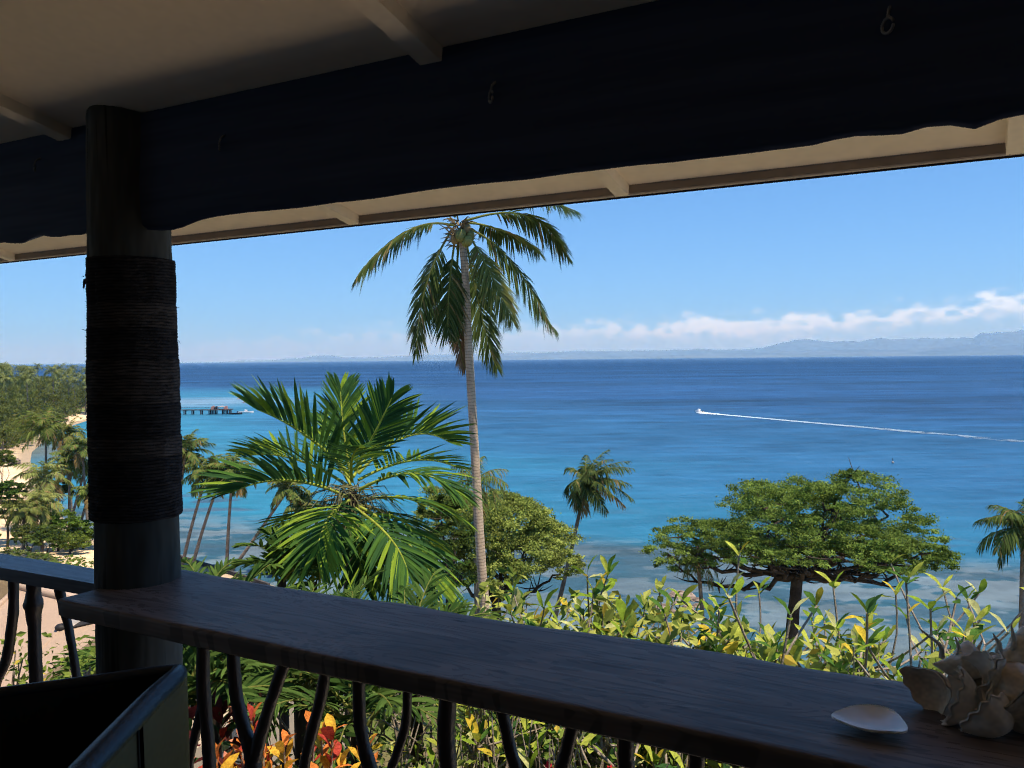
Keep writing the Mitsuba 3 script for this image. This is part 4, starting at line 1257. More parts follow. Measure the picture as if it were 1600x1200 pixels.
for x, y, d, rx, ry, lab, col, sd in TR:
    k = thing('beach_tree', lab, 'tree')
    root = at(x - 4, y + ry * 3, d)
    root[2] = gz(root[0], root[1]) - .3
    fork = root * .6 + at(x, y, d) * .4
    broad_tree(k, [dome(x, y, d, rx, ry, 1.6), dome(x - rx * .5, y + 4, d - 1, rx * .6, ry * .7, 1.2), dome(x + rx * .5, y + 5, d + .5, rx * .6, ry * .7, 1.2)], root, fork, .24, 9000, col, sd, r0=.16, twig=2)

# --- trees and palms of the far headland
rng = np.random.default_rng(5)
variants = []
for s_ in range(5):
    g = np.random.default_rng(300 + s_)
    mb = MB()
    parts = [(np.array([0, 0, .36]), np.array([1, 1, .62]))] + [(np.array([g.normal() * .5, g.normal() * .5, .45 + g.normal() * .08]), np.array([.55, .55, .45])) for _ in range(4)]
    for C, Rr in parts:
        p, v, c = leaf_cloud(C, Rr, 900 if Rr[0] == 1 else 380, .085, g, ((.085, .115, .026), (.21, .23, .065)), per=45)
        m = len(v)
        mb.add(v.reshape(-1, 3), (np.arange(m)[:, None, None] * 4 + np.array([[0, 1, 2], [0, 2, 3]])[None]).reshape(-1, 3), np.repeat(c, 4, 0))
    tr = tube(np.array([[0, 0, -.35], [.02, .01, .1], [0, 0, .55]]), [.07, .055, .03], 6)
    variants.append((mb.ply('foliage', color=True), mikit.ply(tr, 'far_bark', smooth=60)))
pv = []
for s_ in range(4):
    g = np.random.default_rng(400 + s_)
    mb = MB()
    for u, P in palm_fronds(np.array([0, 0, 0.]), g, 15, 3.0, 0, .15):
        m_ = frond(P, 13, 1.0, .17, g, droop=.6, col=((.10, .14, .04), (.27, .30, .11)), rach=.05)
        v, f = m_.mesh()
        mb.add(v, f, np.vstack(m_.c))
    pv.append(mb.ply('foliage', color=True))
trp = mikit.ply(tube(np.array([[0, 0, -1.02], [.02, 0, -.5], [0, 0, 0]]), [.024, .018, .014], 6), 'far_bark', smooth=60)


def spin(p, a, s):
    return T4().translate([float(x) for x in p]).rotate([0, 0, 1], float(a)).scale([float(x) for x in np.broadcast_to(s, 3)])


placed = []
tries = 0
while len(placed) < 270 and tries < 40000:
    tries += 1
    x = rng.uniform(-70, 236)
    d = 1 / rng.uniform(1 / 900, 1 / 215)
    r = at(x, 600, d)
    dd = float(inland(r[:1], r[1:2])[0])
    right = x > 84
    line = np.interp(x, [-70, 0, 45, 85, 110, 137, 236], [688, 684, 664, 650, 642, 633, 630])
    yb = 567 + F * 20.5 / d
    if dd < 3 or yb > line:
        continue
    rad = rng.uniform(5.5, 9) if not right else rng.uniform(4, 6)
    if yb > line - 10:
        rad *= .62
    if any((r[0] - q[0]) ** 2 + (r[1] - q[1]) ** 2 < (.46 * (rad + q[2])) ** 2 for q in placed):
        continue
    placed.append((r[0], r[1], rad))
    hgt = rng.uniform(9, 13.5) * (1 if yb < line - 14 else .55) if not right else rng.uniform(5, 9)
    z = gz(r[0], r[1])
    k = thing('headland_tree', 'rounded olive green tree in the wood on the far headland', 'tree', 'trees of the far headland wood')
    v1, v2 = variants[rng.integers(5)]
    tw = spin([r[0], r[1], z - hgt * .02], rng.uniform(0, 360), [rad, rad, hgt])
    scene[k + '__crown'] = {**v1, 'to_world': tw}
    labels[k + '__crown'] = {'kind': 'stuff'}
    scene[k + '__trunk'] = {**v2, 'to_world': tw}
pp, tries = 0, 0
while pp < 58 and tries < 8000:
    tries += 1
    x = rng.choice([rng.uniform(80, 236), rng.uniform(-60, 60)], p=[.66, .34])
    d = 1 / rng.uniform(1 / 700, 1 / 250) if x > 80 else 1 / rng.uniform(1 / 800, 1 / 300)
    r = at(x, 600, d)
    if float(inland(r[:1], r[1:2])[0]) < 7:
        continue
    pp += 1
    hgt = rng.uniform(13, 18.5) if x < 80 else rng.uniform(11, 18)
    z = gz(r[0], r[1])
    k = thing('headland_palm', 'grey green coconut palm standing among the trees of the far headland', 'palm tree', 'coconut palms of the far headland')
    top = np.array([r[0], r[1], z + hgt])
    scene[k + '__crown'] = {**pv[rng.integers(4)], 'to_world': spin(top, rng.uniform(0, 360), rng.uniform(1.15, 1.6))}
    scene[k + '__trunk'] = {**trp, 'to_world': spin(top, rng.uniform(0, 360), [hgt * .6, hgt * .6, hgt])}

# ------------------------------------------------------------------ the garden below the counter
LV = {}


def leaf_ply(v, bs):
    "one of four leaf shapes, a metre long along +x, creased along its midrib"
    if (v, bs) not in LV:
        g = np.random.default_rng(900 + v)
        u = np.linspace(0, 1, 6)
        wd = [.26, .30, .23, .34][v % 4]
        prof = np.interp(u, [0, .12, .45, .75, .93, 1], [.10, .38, .95, 1, .5, .03]) * wd * .5
        bend = [.10, .22, .34, .16][v % 4]
        c = np.stack([u, .05 * np.sin(u * 3 + v) * (v - 1.5), -bend * u ** 2 + .05 * u], 1)
        z = prof * .38
        lft = c + np.stack([u * 0, prof, z * (1 + .4 * np.sin(u * 14 + v))], 1)
        rgt = c + np.stack([u * 0, -prof, z * (1 + .4 * np.sin(u * 12))], 1)
        LV[v, bs] = mikit.ply((np.stack([lft, c, rgt], 1).reshape(-1, 3), grid_faces(6, 3)), bs, smooth=40)
    return LV[v, bs]


def put_leaf(par, name, p, d, n, L, v, bs, wide=1.0):
    d = nrm(d)
    y = nrm(np.cross(n, d))
    z = np.cross(d, y)
    m = np.eye(4)
    m[:3, 0], m[:3, 1], m[:3, 2], m[:3, 3] = d * L, y * L * wide, z * L, p
    return put(par, name, {**leaf_ply(v, bs), 'to_world': T4(m)})


def pick(rng, table):
    return list(table)[rng.choice(len(table), p=np.array(list(table.values())) / sum(table.values()))]


TONES = {'leaf_bright': .27, 'leaf_lime': .25, 'leaf_green': .24, 'leaf_yellow': .07, 'leaf_pale': .11, 'leaf_deep': .06}


def frangipani(px, topy, d, seed, label, cap, per, spread=.8, depth=4, dens=2.3, bare=False):
    rng = np.random.default_rng(seed)
    k = thing('frangipani_bush', label, 'shrub')
    top = at(px, topy, d)
    g = gz(top[0], top[1])
    H = top[2] - g
    segs, tips = [], []

    def grow(p, dirn, ln, r, lev, limb):
        q = p + nrm(dirn) * ln * .5 + rng.normal(size=3) * .02
        e = q + nrm(nrm(dirn) + [0, 0, .18]) * ln * .5
        segs.append((limb, curve([p, q, e], 5), r))
        if lev == 0:
            tips.append((e, nrm(e - q), limb))
            return
        nb = 2 + (rng.random() < dens - 2)
        a0 = rng.uniform(0, 6.28)
        for j in range(nb):
            t = nrm(e - q)
            a = nrm(np.cross(t, [math.cos(a0), math.sin(a0), .2]))
            b = np.cross(t, a)
            an = a0 + j * 2 * math.pi / nb + rng.normal() * .3
            th_ = math.radians(rng.uniform(30, 58))
            dd = t * math.cos(th_) + (a * math.cos(an) + b * math.sin(an)) * math.sin(th_)
            grow(e, dd, ln * rng.uniform(.70, .95), r * .76, lev - 1, limb)
    for j in range(3):
        a = j * 2.1 + rng.uniform(0, 1)
        grow(np.array([math.cos(a) * .1, math.sin(a) * .1, -.1]), np.array([math.cos(a) * .7, math.sin(a) * .7, 1]), .55, .030, depth, j)
    pts = np.array([t[0] for t in tips])
    sz = (H - .05) / pts[:, 2].max()
    sx = sz * .80
    S = np.array([sx, sx, sz])
    O = np.array([top[0], top[1], g])
    hi = pts[np.argmax(pts[:, 2])]
    O = O - np.array([hi[0] * sx, hi[1] * sx, 0]) * .6
    for limb in range(3):
        mb = MB()
        for l_, c, r in segs:
            if l_ == limb:
                mb.add(*tube(O + c * S, np.linspace(r, r * .82, 5), 6))
        put(k, 'branch', mb.ply('pale_twig', smooth=60))
    n = 0
    order = np.argsort(-(pts[:, 2] * sz + rng.normal(size=len(tips)) * (.30 if per < 5 else .45)))
    for i in order:
        e, t, _ = tips[i]
        if n >= cap:
            break
        p = O + e * S
        m = max(2, int(per * rng.uniform(.7, 1.4)))
        for j in range(m):
            if n >= cap:
                break
            a = j * 2.4 + rng.uniform(0, .6)
            el = math.radians(70 - 62 * (j + .5) / m + rng.normal() * 10)
            d_ = np.array([math.cos(a) * math.cos(el), math.sin(a) * math.cos(el), math.sin(el)])
            put_leaf(k, 'leaf', p - t * .012 * j, d_, nrm([0, 0, 1] - d_ * d_[2] + rng.normal(size=3) * .25), rng.uniform(.13, .215), int(rng.integers(4)), pick(rng, TONES), rng.uniform(.9, 1.25))
            n += 1
    return k


FR = [(778, 950, 7.4, 'leafy frangipani bush at the foot of the tall palm trunk', 290, 9, .55), (868, 906, 7.2, 'frangipani bush reaching up in front of the dark leaning palm', 290, 8, .62), (952, 900, 6.9, 'frangipani bush with glossy upright leaves right of the leaning palm', 290, 8, .6), (1050, 962, 6.4, 'low dense yellow green frangipani bush in the middle of the row', 290, 8, .62),
      (1150, 902, 6.3, 'sparse frangipani with bare grey branches left of the umbrella tree trunk', 130, 4, .62), (1240, 900, 6.2, 'frangipani with thin leaves in front of the umbrella tree trunk', 130, 4, .6), (1322, 906, 6.3, 'bare branched frangipani under the right half of the umbrella tree', 120, 4, .6), (1398, 935, 6.5, 'frangipani with pale branches nearest the shell pile', 130, 5, .6),
      (1500, 1005, 7.2, 'low leafy frangipani behind the shell pile', 230, 7, .55), (1115, 1000, 5.7, 'short leafy frangipani close under the counter edge', 290, 8, .6), (1250, 1025, 5.6, 'short frangipani with yellowing leaves below the bare branches', 270, 7, .6), (930, 975, 6.0, 'short bright frangipani low at the counter edge', 290, 8, .6),
      (838, 958, 6.4, 'dense low frangipani between the tall palm trunk and the leaning palm', 290, 8, .6), (1000, 985, 5.8, 'dense low frangipani at the middle of the counter edge', 290, 8, .6), (1180, 1008, 6.2, 'low frangipani clump left of the umbrella tree trunk', 290, 8, .6), (1340, 1035, 6.0, 'low frangipani clump nearest the shells', 260, 8, .6)]
for i, (x, y, d, lab, cap, per, sp) in enumerate(FR):
    frangipani(x, y, d, 500 + i, lab, cap, 5 if per > 5 else 4, sp, depth=5 if per > 5 else 4, dens=2.15 if per > 5 else 2.3)


def croton(px, py, d, seed, label, tones, n, L=.125, R=.22):
    n = int(n * 1.6)
    rng = np.random.default_rng(seed)
    k = thing('croton', label, 'plant')
    top = at(px, py, d)
    g = gz(top[0], top[1])
    st = 4
    for s_ in range(st):
        a = s_ * 1.57 + rng.uniform(0, 1)
        e = top + [math.cos(a) * R, math.sin(a) * R, -rng.uniform(0, .18)]
        b = np.array([top[0], top[1], g - .1])
        C = curve([b, b * .4 + e * .6 + [0, 0, -.1], e], 12)
        put(k, 'stem', mikit.ply(tube(C, np.linspace(.014, .006, 12), 6), 'pale_twig', smooth=60))
        m = n // st
        for j in range(m):
            u = j / m
            p = C[11] + (C[8] - C[11]) * u
            aa = j * 2.4 + rng.uniform(0, .5)
            el = math.radians(68 - 75 * u + rng.normal() * 10)
            d_ = np.array([math.cos(aa) * math.cos(el), math.sin(aa) * math.cos(el), math.sin(el)])
            put_leaf(k, 'leaf', p, d_, nrm([0, 0, 1] - d_ * d_[2] + rng.normal(size=3) * .2), L * rng.uniform(.7, 1.15), int(rng.integers(4)), pick(rng, tones), 1.5)
    return k


ORANGE = {'croton_orange': .35, 'croton_pink': .2, 'croton_red': .2, 'croton_yellow': .15, 'croton_lime': .1}
YELLOW = {'croton_yellow': .4, 'croton_lime': .3, 'croton_orange': .2, 'leaf_green': .1}
DARK = {'croton_dark': .6, 'croton_red': .3, 'leaf_deep': .1}
REDS = {'croton_red': .45, 'croton_orange': .4, 'croton_yellow': .15}
croton(345, 1128, 4.6, 1, 'croton with salmon and orange leaves behind the forked baluster', ORANGE, 60)
croton(460, 1122, 4.6, 2, 'croton with upright red orange leaves between two balusters', REDS, 64)
croton(512, 1142, 4.4, 3, 'yellow croton right of the red orange one', YELLOW, 60)
croton(405, 1170, 4.2, 8, 'low yellow green croton at the bottom edge between balusters', YELLOW, 52)
croton(325, 1105, 5.2, 4, 'dark maroon croton in the shade behind the orange croton', DARK, 56, .16, .2)
croton(280, 1180, 4.6, 5, 'dark red croton beside the armchair corner', DARK, 48)
croton(388, 1098, 5.8, 6, 'small pink tipped croton among the dark palm fronds', {'croton_pink': .5, 'croton_red': .3, 'leaf_deep': .2}, 28, .12, .12)
croton(590, 1200, 4.4, 7, 'yellow croton at the bottom edge right of the red one', YELLOW, 48)

for i, (x, y, d, L, n, lab) in enumerate([(330, 1060, 6.2, .95, 13, 'dark fan of palm fronds right of the armchair corner'), (470, 1085, 6.4, 1.0, 14, 'palm clump behind the red orange croton'), (560, 1120, 5.6, .9, 13, 'palm clump with long narrow leaflets right of the crotons'), (285, 1110, 5.6, .8, 11, 'palm seedling between armchair and first baluster'), (400, 1075, 7.6, 1.0, 13, 'dark palm clump below the counter edge'), (325, 940, 9.2, .62, 9, 'little palm whose frond tips rise above the counter beside the post'), (520, 1050, 7.4, .95, 12, 'palm clump around the feather palm stem'), (650, 1060, 7.0, .9, 12, 'palm clump below the shore tree')]):
    small_palm(x, y, d, L, n, lab, 700 + i, 80, pairs=24, lw=.032, col=((.020, .055, .014), (.10, .17, .04)))


def twig_shrub(px, topy, d, seed, label, Rr, leafn, flowers, tw=70, col=((.07, .12, .025), (.22, .30, .06)), leaf=.055, name='flowering_shrub', cat='shrub'):
    rng = np.random.default_rng(seed)
    k = thing(name, label, cat)
    top = at(px, topy, d)
    g = gz(top[0], top[1])
    H = max(top[2] - g, .3)
    b = np.array([top[0], top[1], g])
    mb = MB()
    ends = []
    for i in range(tw):
        a, r = rng.uniform(0, 6.28), Rr * math.sqrt(rng.random())
        e = b + [math.cos(a) * r, math.sin(a) * r, H * rng.uniform(.45, 1)]
        m = b * .45 + e * .55 + np.array([rng.normal() * .26, rng.normal() * .26, -.04 * H])
        P = curve([b + np.r_[rng.normal(size=2) * .34, -.1], m, e], 9)
        P[1:] += rng.normal(size=(8, 3)) * .018
        mb.add(*tube(P, np.linspace(rng.uniform(.009, .019), .004, 9), 5))
        ends += [P[8], P[6], P[7], P[5] * .5 + P[6] * .5]
    put(k, 'branches', mb.ply('pale_twig', smooth=60), kind='stuff')
    ends = np.array(ends)
    p = ends[rng.integers(0, len(ends), leafn)] + rng.normal(size=(leafn, 3)) * .06
    v = leaves_at(p, leaf, rng, .8)
    c = np.array(col[0]) + (np.array(col[1]) - col[0]) * rng.random((leafn, 1))
    c = np.where(rng.random((leafn, 1)) < .06, [.45, .36, .06], c)
    put(k, 'foliage', mikit.ply((v.reshape(-1, 3), (np.arange(leafn)[:, None, None] * 4 + np.array([[0, 1, 2], [0, 2, 3]])[None]).reshape(-1, 3)), 'gloss_foliage', color=np.repeat(c, 4, 0)), kind='stuff')
    for i in range(flowers):
        p = ends[rng.integers(len(ends))] + [0, 0, .03]
        mb = MB()
        for j in range(9):
            a = j * 2.4
            dd = np.array([math.cos(a), math.sin(a), rng.uniform(.1, 1.1)]) * .036
            s_ = np.array([-math.sin(a), math.cos(a), 0]) * .014
            mb.add([p, p + dd * .6 + s_, p + dd, p + dd * .6 - s_], [[0, 1, 2], [0, 2, 3]])
        put(k, 'flower', mb.ply('petal_red'), 'small dark red flower cluster' if i == 0 else None)
    return k


SH = [(650, 1075, 5.6, 'tangled twiggy shrub behind the thin curved baluster', .6, 1500, 1), (745, 1085, 5.3, 'bare twigged shrub with red flowers right of the thick baluster', .6, 900, 5), (835, 1105, 5.0, 'shrub of pale twigs and a pink red flower in the middle under the counter', .6, 600, 4), (925, 1140, 4.9, 'mostly leafless pale twig thicket under the counter', .6, 420, 1), (1015, 1150, 4.8, 'twig thicket with a few green leaves at the right under the counter', .6, 700, 1), (1110, 1190, 4.6, 'low shrub with red flowers at the bottom edge of the picture', .5, 800, 4), (1440, 1020, 6.0, 'small leaved shrub with red buds behind the shell pile', .45, 1500, 4), (1570, 1040, 6.6, 'dense small leaved green bush behind the shells at the right', .5, 3200, 0), (1290, 1050, 5.2, 'fine leaved yellow green shrub low behind the counter', .6, 2200, 2)]
for i, (x, d, lab) in enumerate([(790, 7.6, 'mass of broad yellow green leaves at the foot of the tall palm'), (880, 7.2, 'mass of broad leaves under the leaning palm'), (965, 6.8, 'mass of broad leaves left of the brown rocks'), (1055, 6.5, 'mass of broad leaves below the brown rocks'), (1150, 6.4, 'mass of broad leaves below the short shaggy palm'), (1235, 6.2, 'mass of broad leaves below the umbrella tree trunk'), (1330, 6.2, 'mass of broad leaves left of the shell pile'), (1425, 6.4, 'mass of broad leaves just behind the shell pile')]):
    twig_shrub(x, 895 + .1497 * (x - 300) - (44 if x < 1100 else 24), d, 870 + i, lab, .62, 1500 if x < 1100 else 1000, 0, tw=46, name='broadleaf_shrub', leaf=.135, col=((.10, .16, .03), (.42, .45, .11)))
for i, (x, y, d, lab, Rr, ln_, fl) in enumerate(SH):
    twig_shrub(x, y, d, 800 + i, lab, Rr, ln_, fl, tw=75 if i in (2, 3, 4) else 55)
for i, (x, y, d, lab, Rr) in enumerate([(18, 1012, 5.6, 'glossy green bush left behind the hand rail balusters', .30), (40, 1036, 5.2, 'small light green bush between two balusters of the hand rail', .22), (108, 1026, 5.4, 'bushy sprig in front of the tan roof near the post', .24), (70, 1062, 4.8, 'low yellow green bush at the edge of the armchair', .3)]):
    twig_shrub(x, y, d, 840 + i, lab, Rr, 1800, 0, tw=30, name='garden_bush', leaf=.05)
# rough ground cover on the slope
rng = np.random.default_rng(31)
N_ = 46000
a_ = rng.uniform(math.radians(-85), math.radians(35), N_)
r_ = 3 + 30 * rng.random(N_) ** 1.3
p = np.stack([np.sin(a_) * r_, np.cos(a_) * r_, a_ * 0], 1)
keep = meshkit.fbm(p * .35, 3, 8) > np.where(r_ < 8, .62, .42)
p = p[keep]
p[:, 2] = ground(p[:, 0], p[:, 1])
h_ = rng.random(len(p)) ** 2 * np.interp(np.hypot(p[:, 0], p[:, 1]), [3, 9, 33], [.18, .6, 1.3])
p[:, 2] += h_
v = leaves_at(p, .12, rng, .7) if False else np.concatenate([leaves_at(p[i::4], s_, rng, .7) for i, s_ in enumerate((.11, .15, .2, .26))])
c = np.array([.05, .09, .02]) + np.array([.10, .12, .03]) * rng.random((len(v), 1))
solo('ground_cover', mikit.ply((v.reshape(-1, 3), (np.arange(len(v))[:, None, None] * 4 + np.array([[0, 1, 2], [0, 2, 3]])[None]).reshape(-1, 3)), 'foliage', color=np.repeat(c, 4, 0)), 'low weedy growth covering the slope below the veranda', 'ground cover', kind='stuff')

# ------------------------------------------------------------------ the lower house on the left: its tan roof
lh = thing('lower_house', 'low building with plain tan roof beneath the hand rail at the left', 'house')
r1 = at(28, 918, 18.0)
r2 = onZ(138, 945, r1[2])
e = nrm(r2 - r1)
dn_ = nrm(np.array([e[1], -e[0], 0]))
dn_ = dn_ if dn_ @ r1 < 0 else -dn_
slope = math.tan(math.radians(17))
nn = nrm(dn_ * slope + [0, 0, 1])


def onroof(x, y, off=0.0):
    r = ray(x, y)
    return r * ((r1 @ nn + off) / (r @ nn))


hipd = nrm(onroof(0, 945) - r1)
Lr = 6.5 / max(hipd @ dn_, .2)
A, B_ = r1, r1 + e * 3.3
C_, D_ = B_ + (dn_ - [0, 0, slope]) * 6.5 + e * .2, r1 + hipd * Lr


def slab(q, t, bs, par, nm, lab=None):
    q = np.array(q)
    return put(par, nm, mikit.ply(hull(np.vstack([q, q - np.array([0, 0, t])])), bs), lab)


slab([A, B_, C_, D_], .10, 'tan_roof', lh, 'roof', 'plain tan roof slope facing the veranda')
bk = -dn_ - [0, 0, slope]
slab([A, B_, B_ + bk * 5 + e * 2, A + bk * 5 - e * 3], .10, 'tan_roof', lh, 'roof')
slab([A, D_, A + bk * 5 - e * 3], .10, 'tan_roof', lh, 'roof')
put(lh, 'ridge_cap', mikit.ply(tube(np.array([A, B_]) + [0, 0, .02], .06, 8), 'tan_roof', smooth=60))
put(lh, 'hip_cap', mikit.ply(tube(np.array([A, D_]) + [0, 0, .01], .05, 8), 'tan_roof', smooth=60))
put(lh, 'seam', mikit.ply(tube(np.array([onroof(60, 1018), onroof(94, 984)]) + [0, 0, .0], .018, 6), 'tan_roof', smooth=60), 'thin raised seam in the roof')
q = [onroof(109, 981), onroof(129, 970.5)]
ud = nrm(np.cross(nn, q[1] - q[0]))
put(lh, 'white_flashing', mikit.ply(hull(np.array([q[0] + nn * a + ud * b for a in (.0, .26) for b in (0, .10)] + [q[1] + nn * a + ud * b for a in (.0, .26) for b in (0, .10)])), 'white_paint'), 'white painted board at the step of the roof')
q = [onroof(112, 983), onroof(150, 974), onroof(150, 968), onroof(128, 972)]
put(lh, 'painted_shadow', mikit.ply(hull(np.array([x + nn * a for x in q for a in (-.02, .03)])), 'dark_paint'), 'dark plate painted as the shadow under the white board')
put(lh, 'vent_knob', mikit.ply(sphere(onroof(96, 982.5) + nn * .03, [.09, .09, .06], 2), 'dark_paint', smooth=True))
wc = [x - np.array([0, 0, .2]) for x in (A + bk * 4 - e * 1.8, B_ + bk * 4 + e, C_ - dn_ * .6 - e * .4, D_ - dn_ * .6 + e * .4)]
wm = np.array([w * [1, 1, 0] + [0, 0, min(x[2] for x in (C_, D_)) - .1] for w in wc])
put(lh, 'wall', mikit.ply(hull(np.vstack([wm, wm - [0, 0, 4.5]])), 'cream_wall'))

# ------------------------------------------------------------------ beach details at the left
rng = np.random.default_rng(12)
for i in range(15):
    x = 2 + i * 9.3
    y = 861 + i * 1.35 + rng.normal() * 1.2
    d = 78 + rng.uniform(-2, 2)
    c = at(x, y, d)
    g = gz(c[0], c[1])
    k = thing('hedge_bush', 'round clipped grey green bush in the row above the left hand rail', 'bush', 'bushes in the row above the left hand rail')
    mb = MB()
    rr = rng.uniform(.5, .85)
    hh = max(c[2] - g, .3)
    p, v, cc = leaf_cloud(np.array([c[0], c[1], c[2] - .25]), np.array([rr, rr, .7]), 420, .13, rng, ((.09, .12, .035), (.24, .27, .09)) if i < 10 else ((.12, .20, .03), (.26, .36, .06)), per=30)
    m = len(v)
    mb.add(v.reshape(-1, 3), (np.arange(m)[:, None, None] * 4 + np.array([[0, 1, 2], [0, 2, 3]])[None]).reshape(-1, 3), np.repeat(cc, 4, 0))
    put(k, 'foliage', mb.ply('foliage', color=True), kind='stuff')
    put(k, 'stem', mikit.ply(tube(np.array([[c[0], c[1], g - .1], [c[0], c[1], c[2] - .2]]), [.08, .05], 6), 'far_bark', smooth=60))
P = [onZ(x, y, SEA + .45) for x, y in ((262, 862), (300, 874), (340, 886), (375, 897), (420, 912))]
mb = MB()
c = curve(P, 30)
nb_ = nrm(np.cross(np.gradient(c, axis=0), [0, 0, 1]))
for i in range(29):
    q = [c[i] + nb_[i] * s_ + [0, 0, z] for s_ in (-.14, .14) for z in (-.7, .04)] + [c[i + 1] + nb_[i + 1] * s_ + [0, 0, z] for s_ in (-.14, .14) for z in (-.7, .04)]
    mb.add(*hull(np.array(q)))
solo('sea_wall', mb.ply('pier_wood'), 'low dark sea wall between the sand and the lagoon right of the post', 'wall')


def boulder(x, y, z, s, seed, lab, grp=None):
    v, f = sphere([0, 0, 0], 1, 3)
    q = v * 1.6 + seed * 3.1
    v = v * (1 + (meshkit.fbm(q, 4, seed) - .5) * .9)[:, None] * s
    c = onZ(x, y, z)
    return solo('shore_rock', mikit.ply((v + c, f), 'rock', smooth=30), lab, 'rock', grp)


rng = np.random.default_rng(3)
for i, (x, y) in enumerate([(1066, 932), (1040, 946), (1058, 942), (1030, 952), (1088, 938), (1020, 958), (1048, 956), (1075, 950), (1008, 962), (1096, 948)]):
    sz = rng.uniform(.25, .7) if i else 1.0
    boulder(x, y, SEA, np.array([sz * 1.3, sz, sz * .5]), 40 + i, 'largest brown rock in the shallows left of the short shaggy palm' if i == 0 else 'small brown rock in the shallows near the largest one', None if i == 0 else 'small rocks in the shallows')
for i, (x, y) in enumerate([(2, 696), (10, 700), (17, 722), (8, 718)]):
    c = onZ(x, y, SEA + .6)
    v, f = sphere([0, 0, 0], 1, 3)
    v = v * (1 + (meshkit.fbm(v * 1.6 + i, 4, i) - .5) * .9)[:, None] * np.array([2.4, 1.8, .9])
    solo('beach_rock', mikit.ply((v + c, f), 'rock', smooth=30), 'dark brown rock heap on the far beach at the left edge', 'rock', 'rock heaps on the far beach')

# ------------------------------------------------------------------ the pier, boats, wake and buoy
A = onZ(238, 648.2, SEA)
B_ = onZ(366, 647.0, SEA)
e = nrm((B_ - A) * [1, 1, 0])
s_ = np.array([-e[1], e[0], 0])
Lp = np.linalg.norm(B_ - A)
pi_ = thing('pier', 'long dark timber pier on piles reaching out from the headland', 'pier')


def obox(c, lx, ly, z0, z1, ex=e, ey=s_):
    return hull(np.array([c + ex * a * lx / 2 + ey * b * ly / 2 + [0, 0, z - c[2]] for a in (-1, 1) for b in (-1, 1) for z in (z0, z1)]))


def deckp(x):
    "point of the pier's centre line seen at photograph column x"
    t = (x - 238) / 128.0
    return A + (B_ - A) * t


h0 = A + e * (Lp * .70)
put(pi_, 'deck', mikit.ply(obox(deckp(238) * .5 + deckp(327) * .5, np.linalg.norm(deckp(327) - deckp(238)), 2.2, SEA + 1.75, SEA + 2.1), 'pier_wood'))
put(pi_, 'jetty_head', mikit.ply(obox(deckp(344), np.linalg.norm(deckp(361) - deckp(327)), 6, SEA + 1.78, SEA + 2.15), 'pier_wood'))
for x in (250, 263, 276, 289, 301.5, 315, 328, 333, 338, 349, 354.5, 360):
    for w in (-.9, .9):
        c = deckp(x) + s_ * w
        put(pi_, 'pile', mikit.ply(tube(np.array([c + [0, 0, -2], c + [0, 0, 1.8]]), .26, 8), 'pier_wood', smooth=60))
put(pi_, 'hand_rail', mikit.ply(obox(deckp(283) + s_ * 1.0, np.linalg.norm(deckp(327) - deckp(238)), .1, SEA + 2.85, SEA + 2.97), 'pier_wood'))
sh_ = thing('pier_shelter', 'small pale roofed shelter on the head of the pier', 'shelter')
put(sh_, 'roof', mikit.ply(hull(np.vstack([obox(deckp(347), 3.4, 2.6, SEA + 3.05, SEA + 3.2)[0], deckp(347)[None] + [0, 0, 3.6]])), 'float_paint'))
for a, b in ((-1, -1), (-1, 1), (1, -1), (1, 1)):
    c = deckp(347) + e * a * 1.4 + s_ * b * 1.0
    put(sh_, 'post', mikit.ply(tube(np.array([c + [0, 0, 2.1], c + [0, 0, 3.1]]), .09, 6), 'white_paint'))
for i, (x, bs, lab, hh) in enumerate([(334, 'orange_paint', 'rust pink drum stack on the head of the pier', 1.1), (339, 'dark_paint', 'dark crate on the head of the pier', .9), (354, 'orange_paint', 'rust pink box at the outer end of the pier', 1.0)]):
    c = deckp(x) - s_ * .8
    v, f = obox(c, 1.3, 1.2, SEA + 2.16, SEA + 2.16 + hh)
    v2, f2 = obox(c + e * .3, .7, .9, SEA + 2.16 + hh, SEA + 2.5 + hh)
    mb = MB()
    mb.add(v, f).add(v2, f2)
    solo('pier_crate', mb.ply(bs), lab, 'crate')


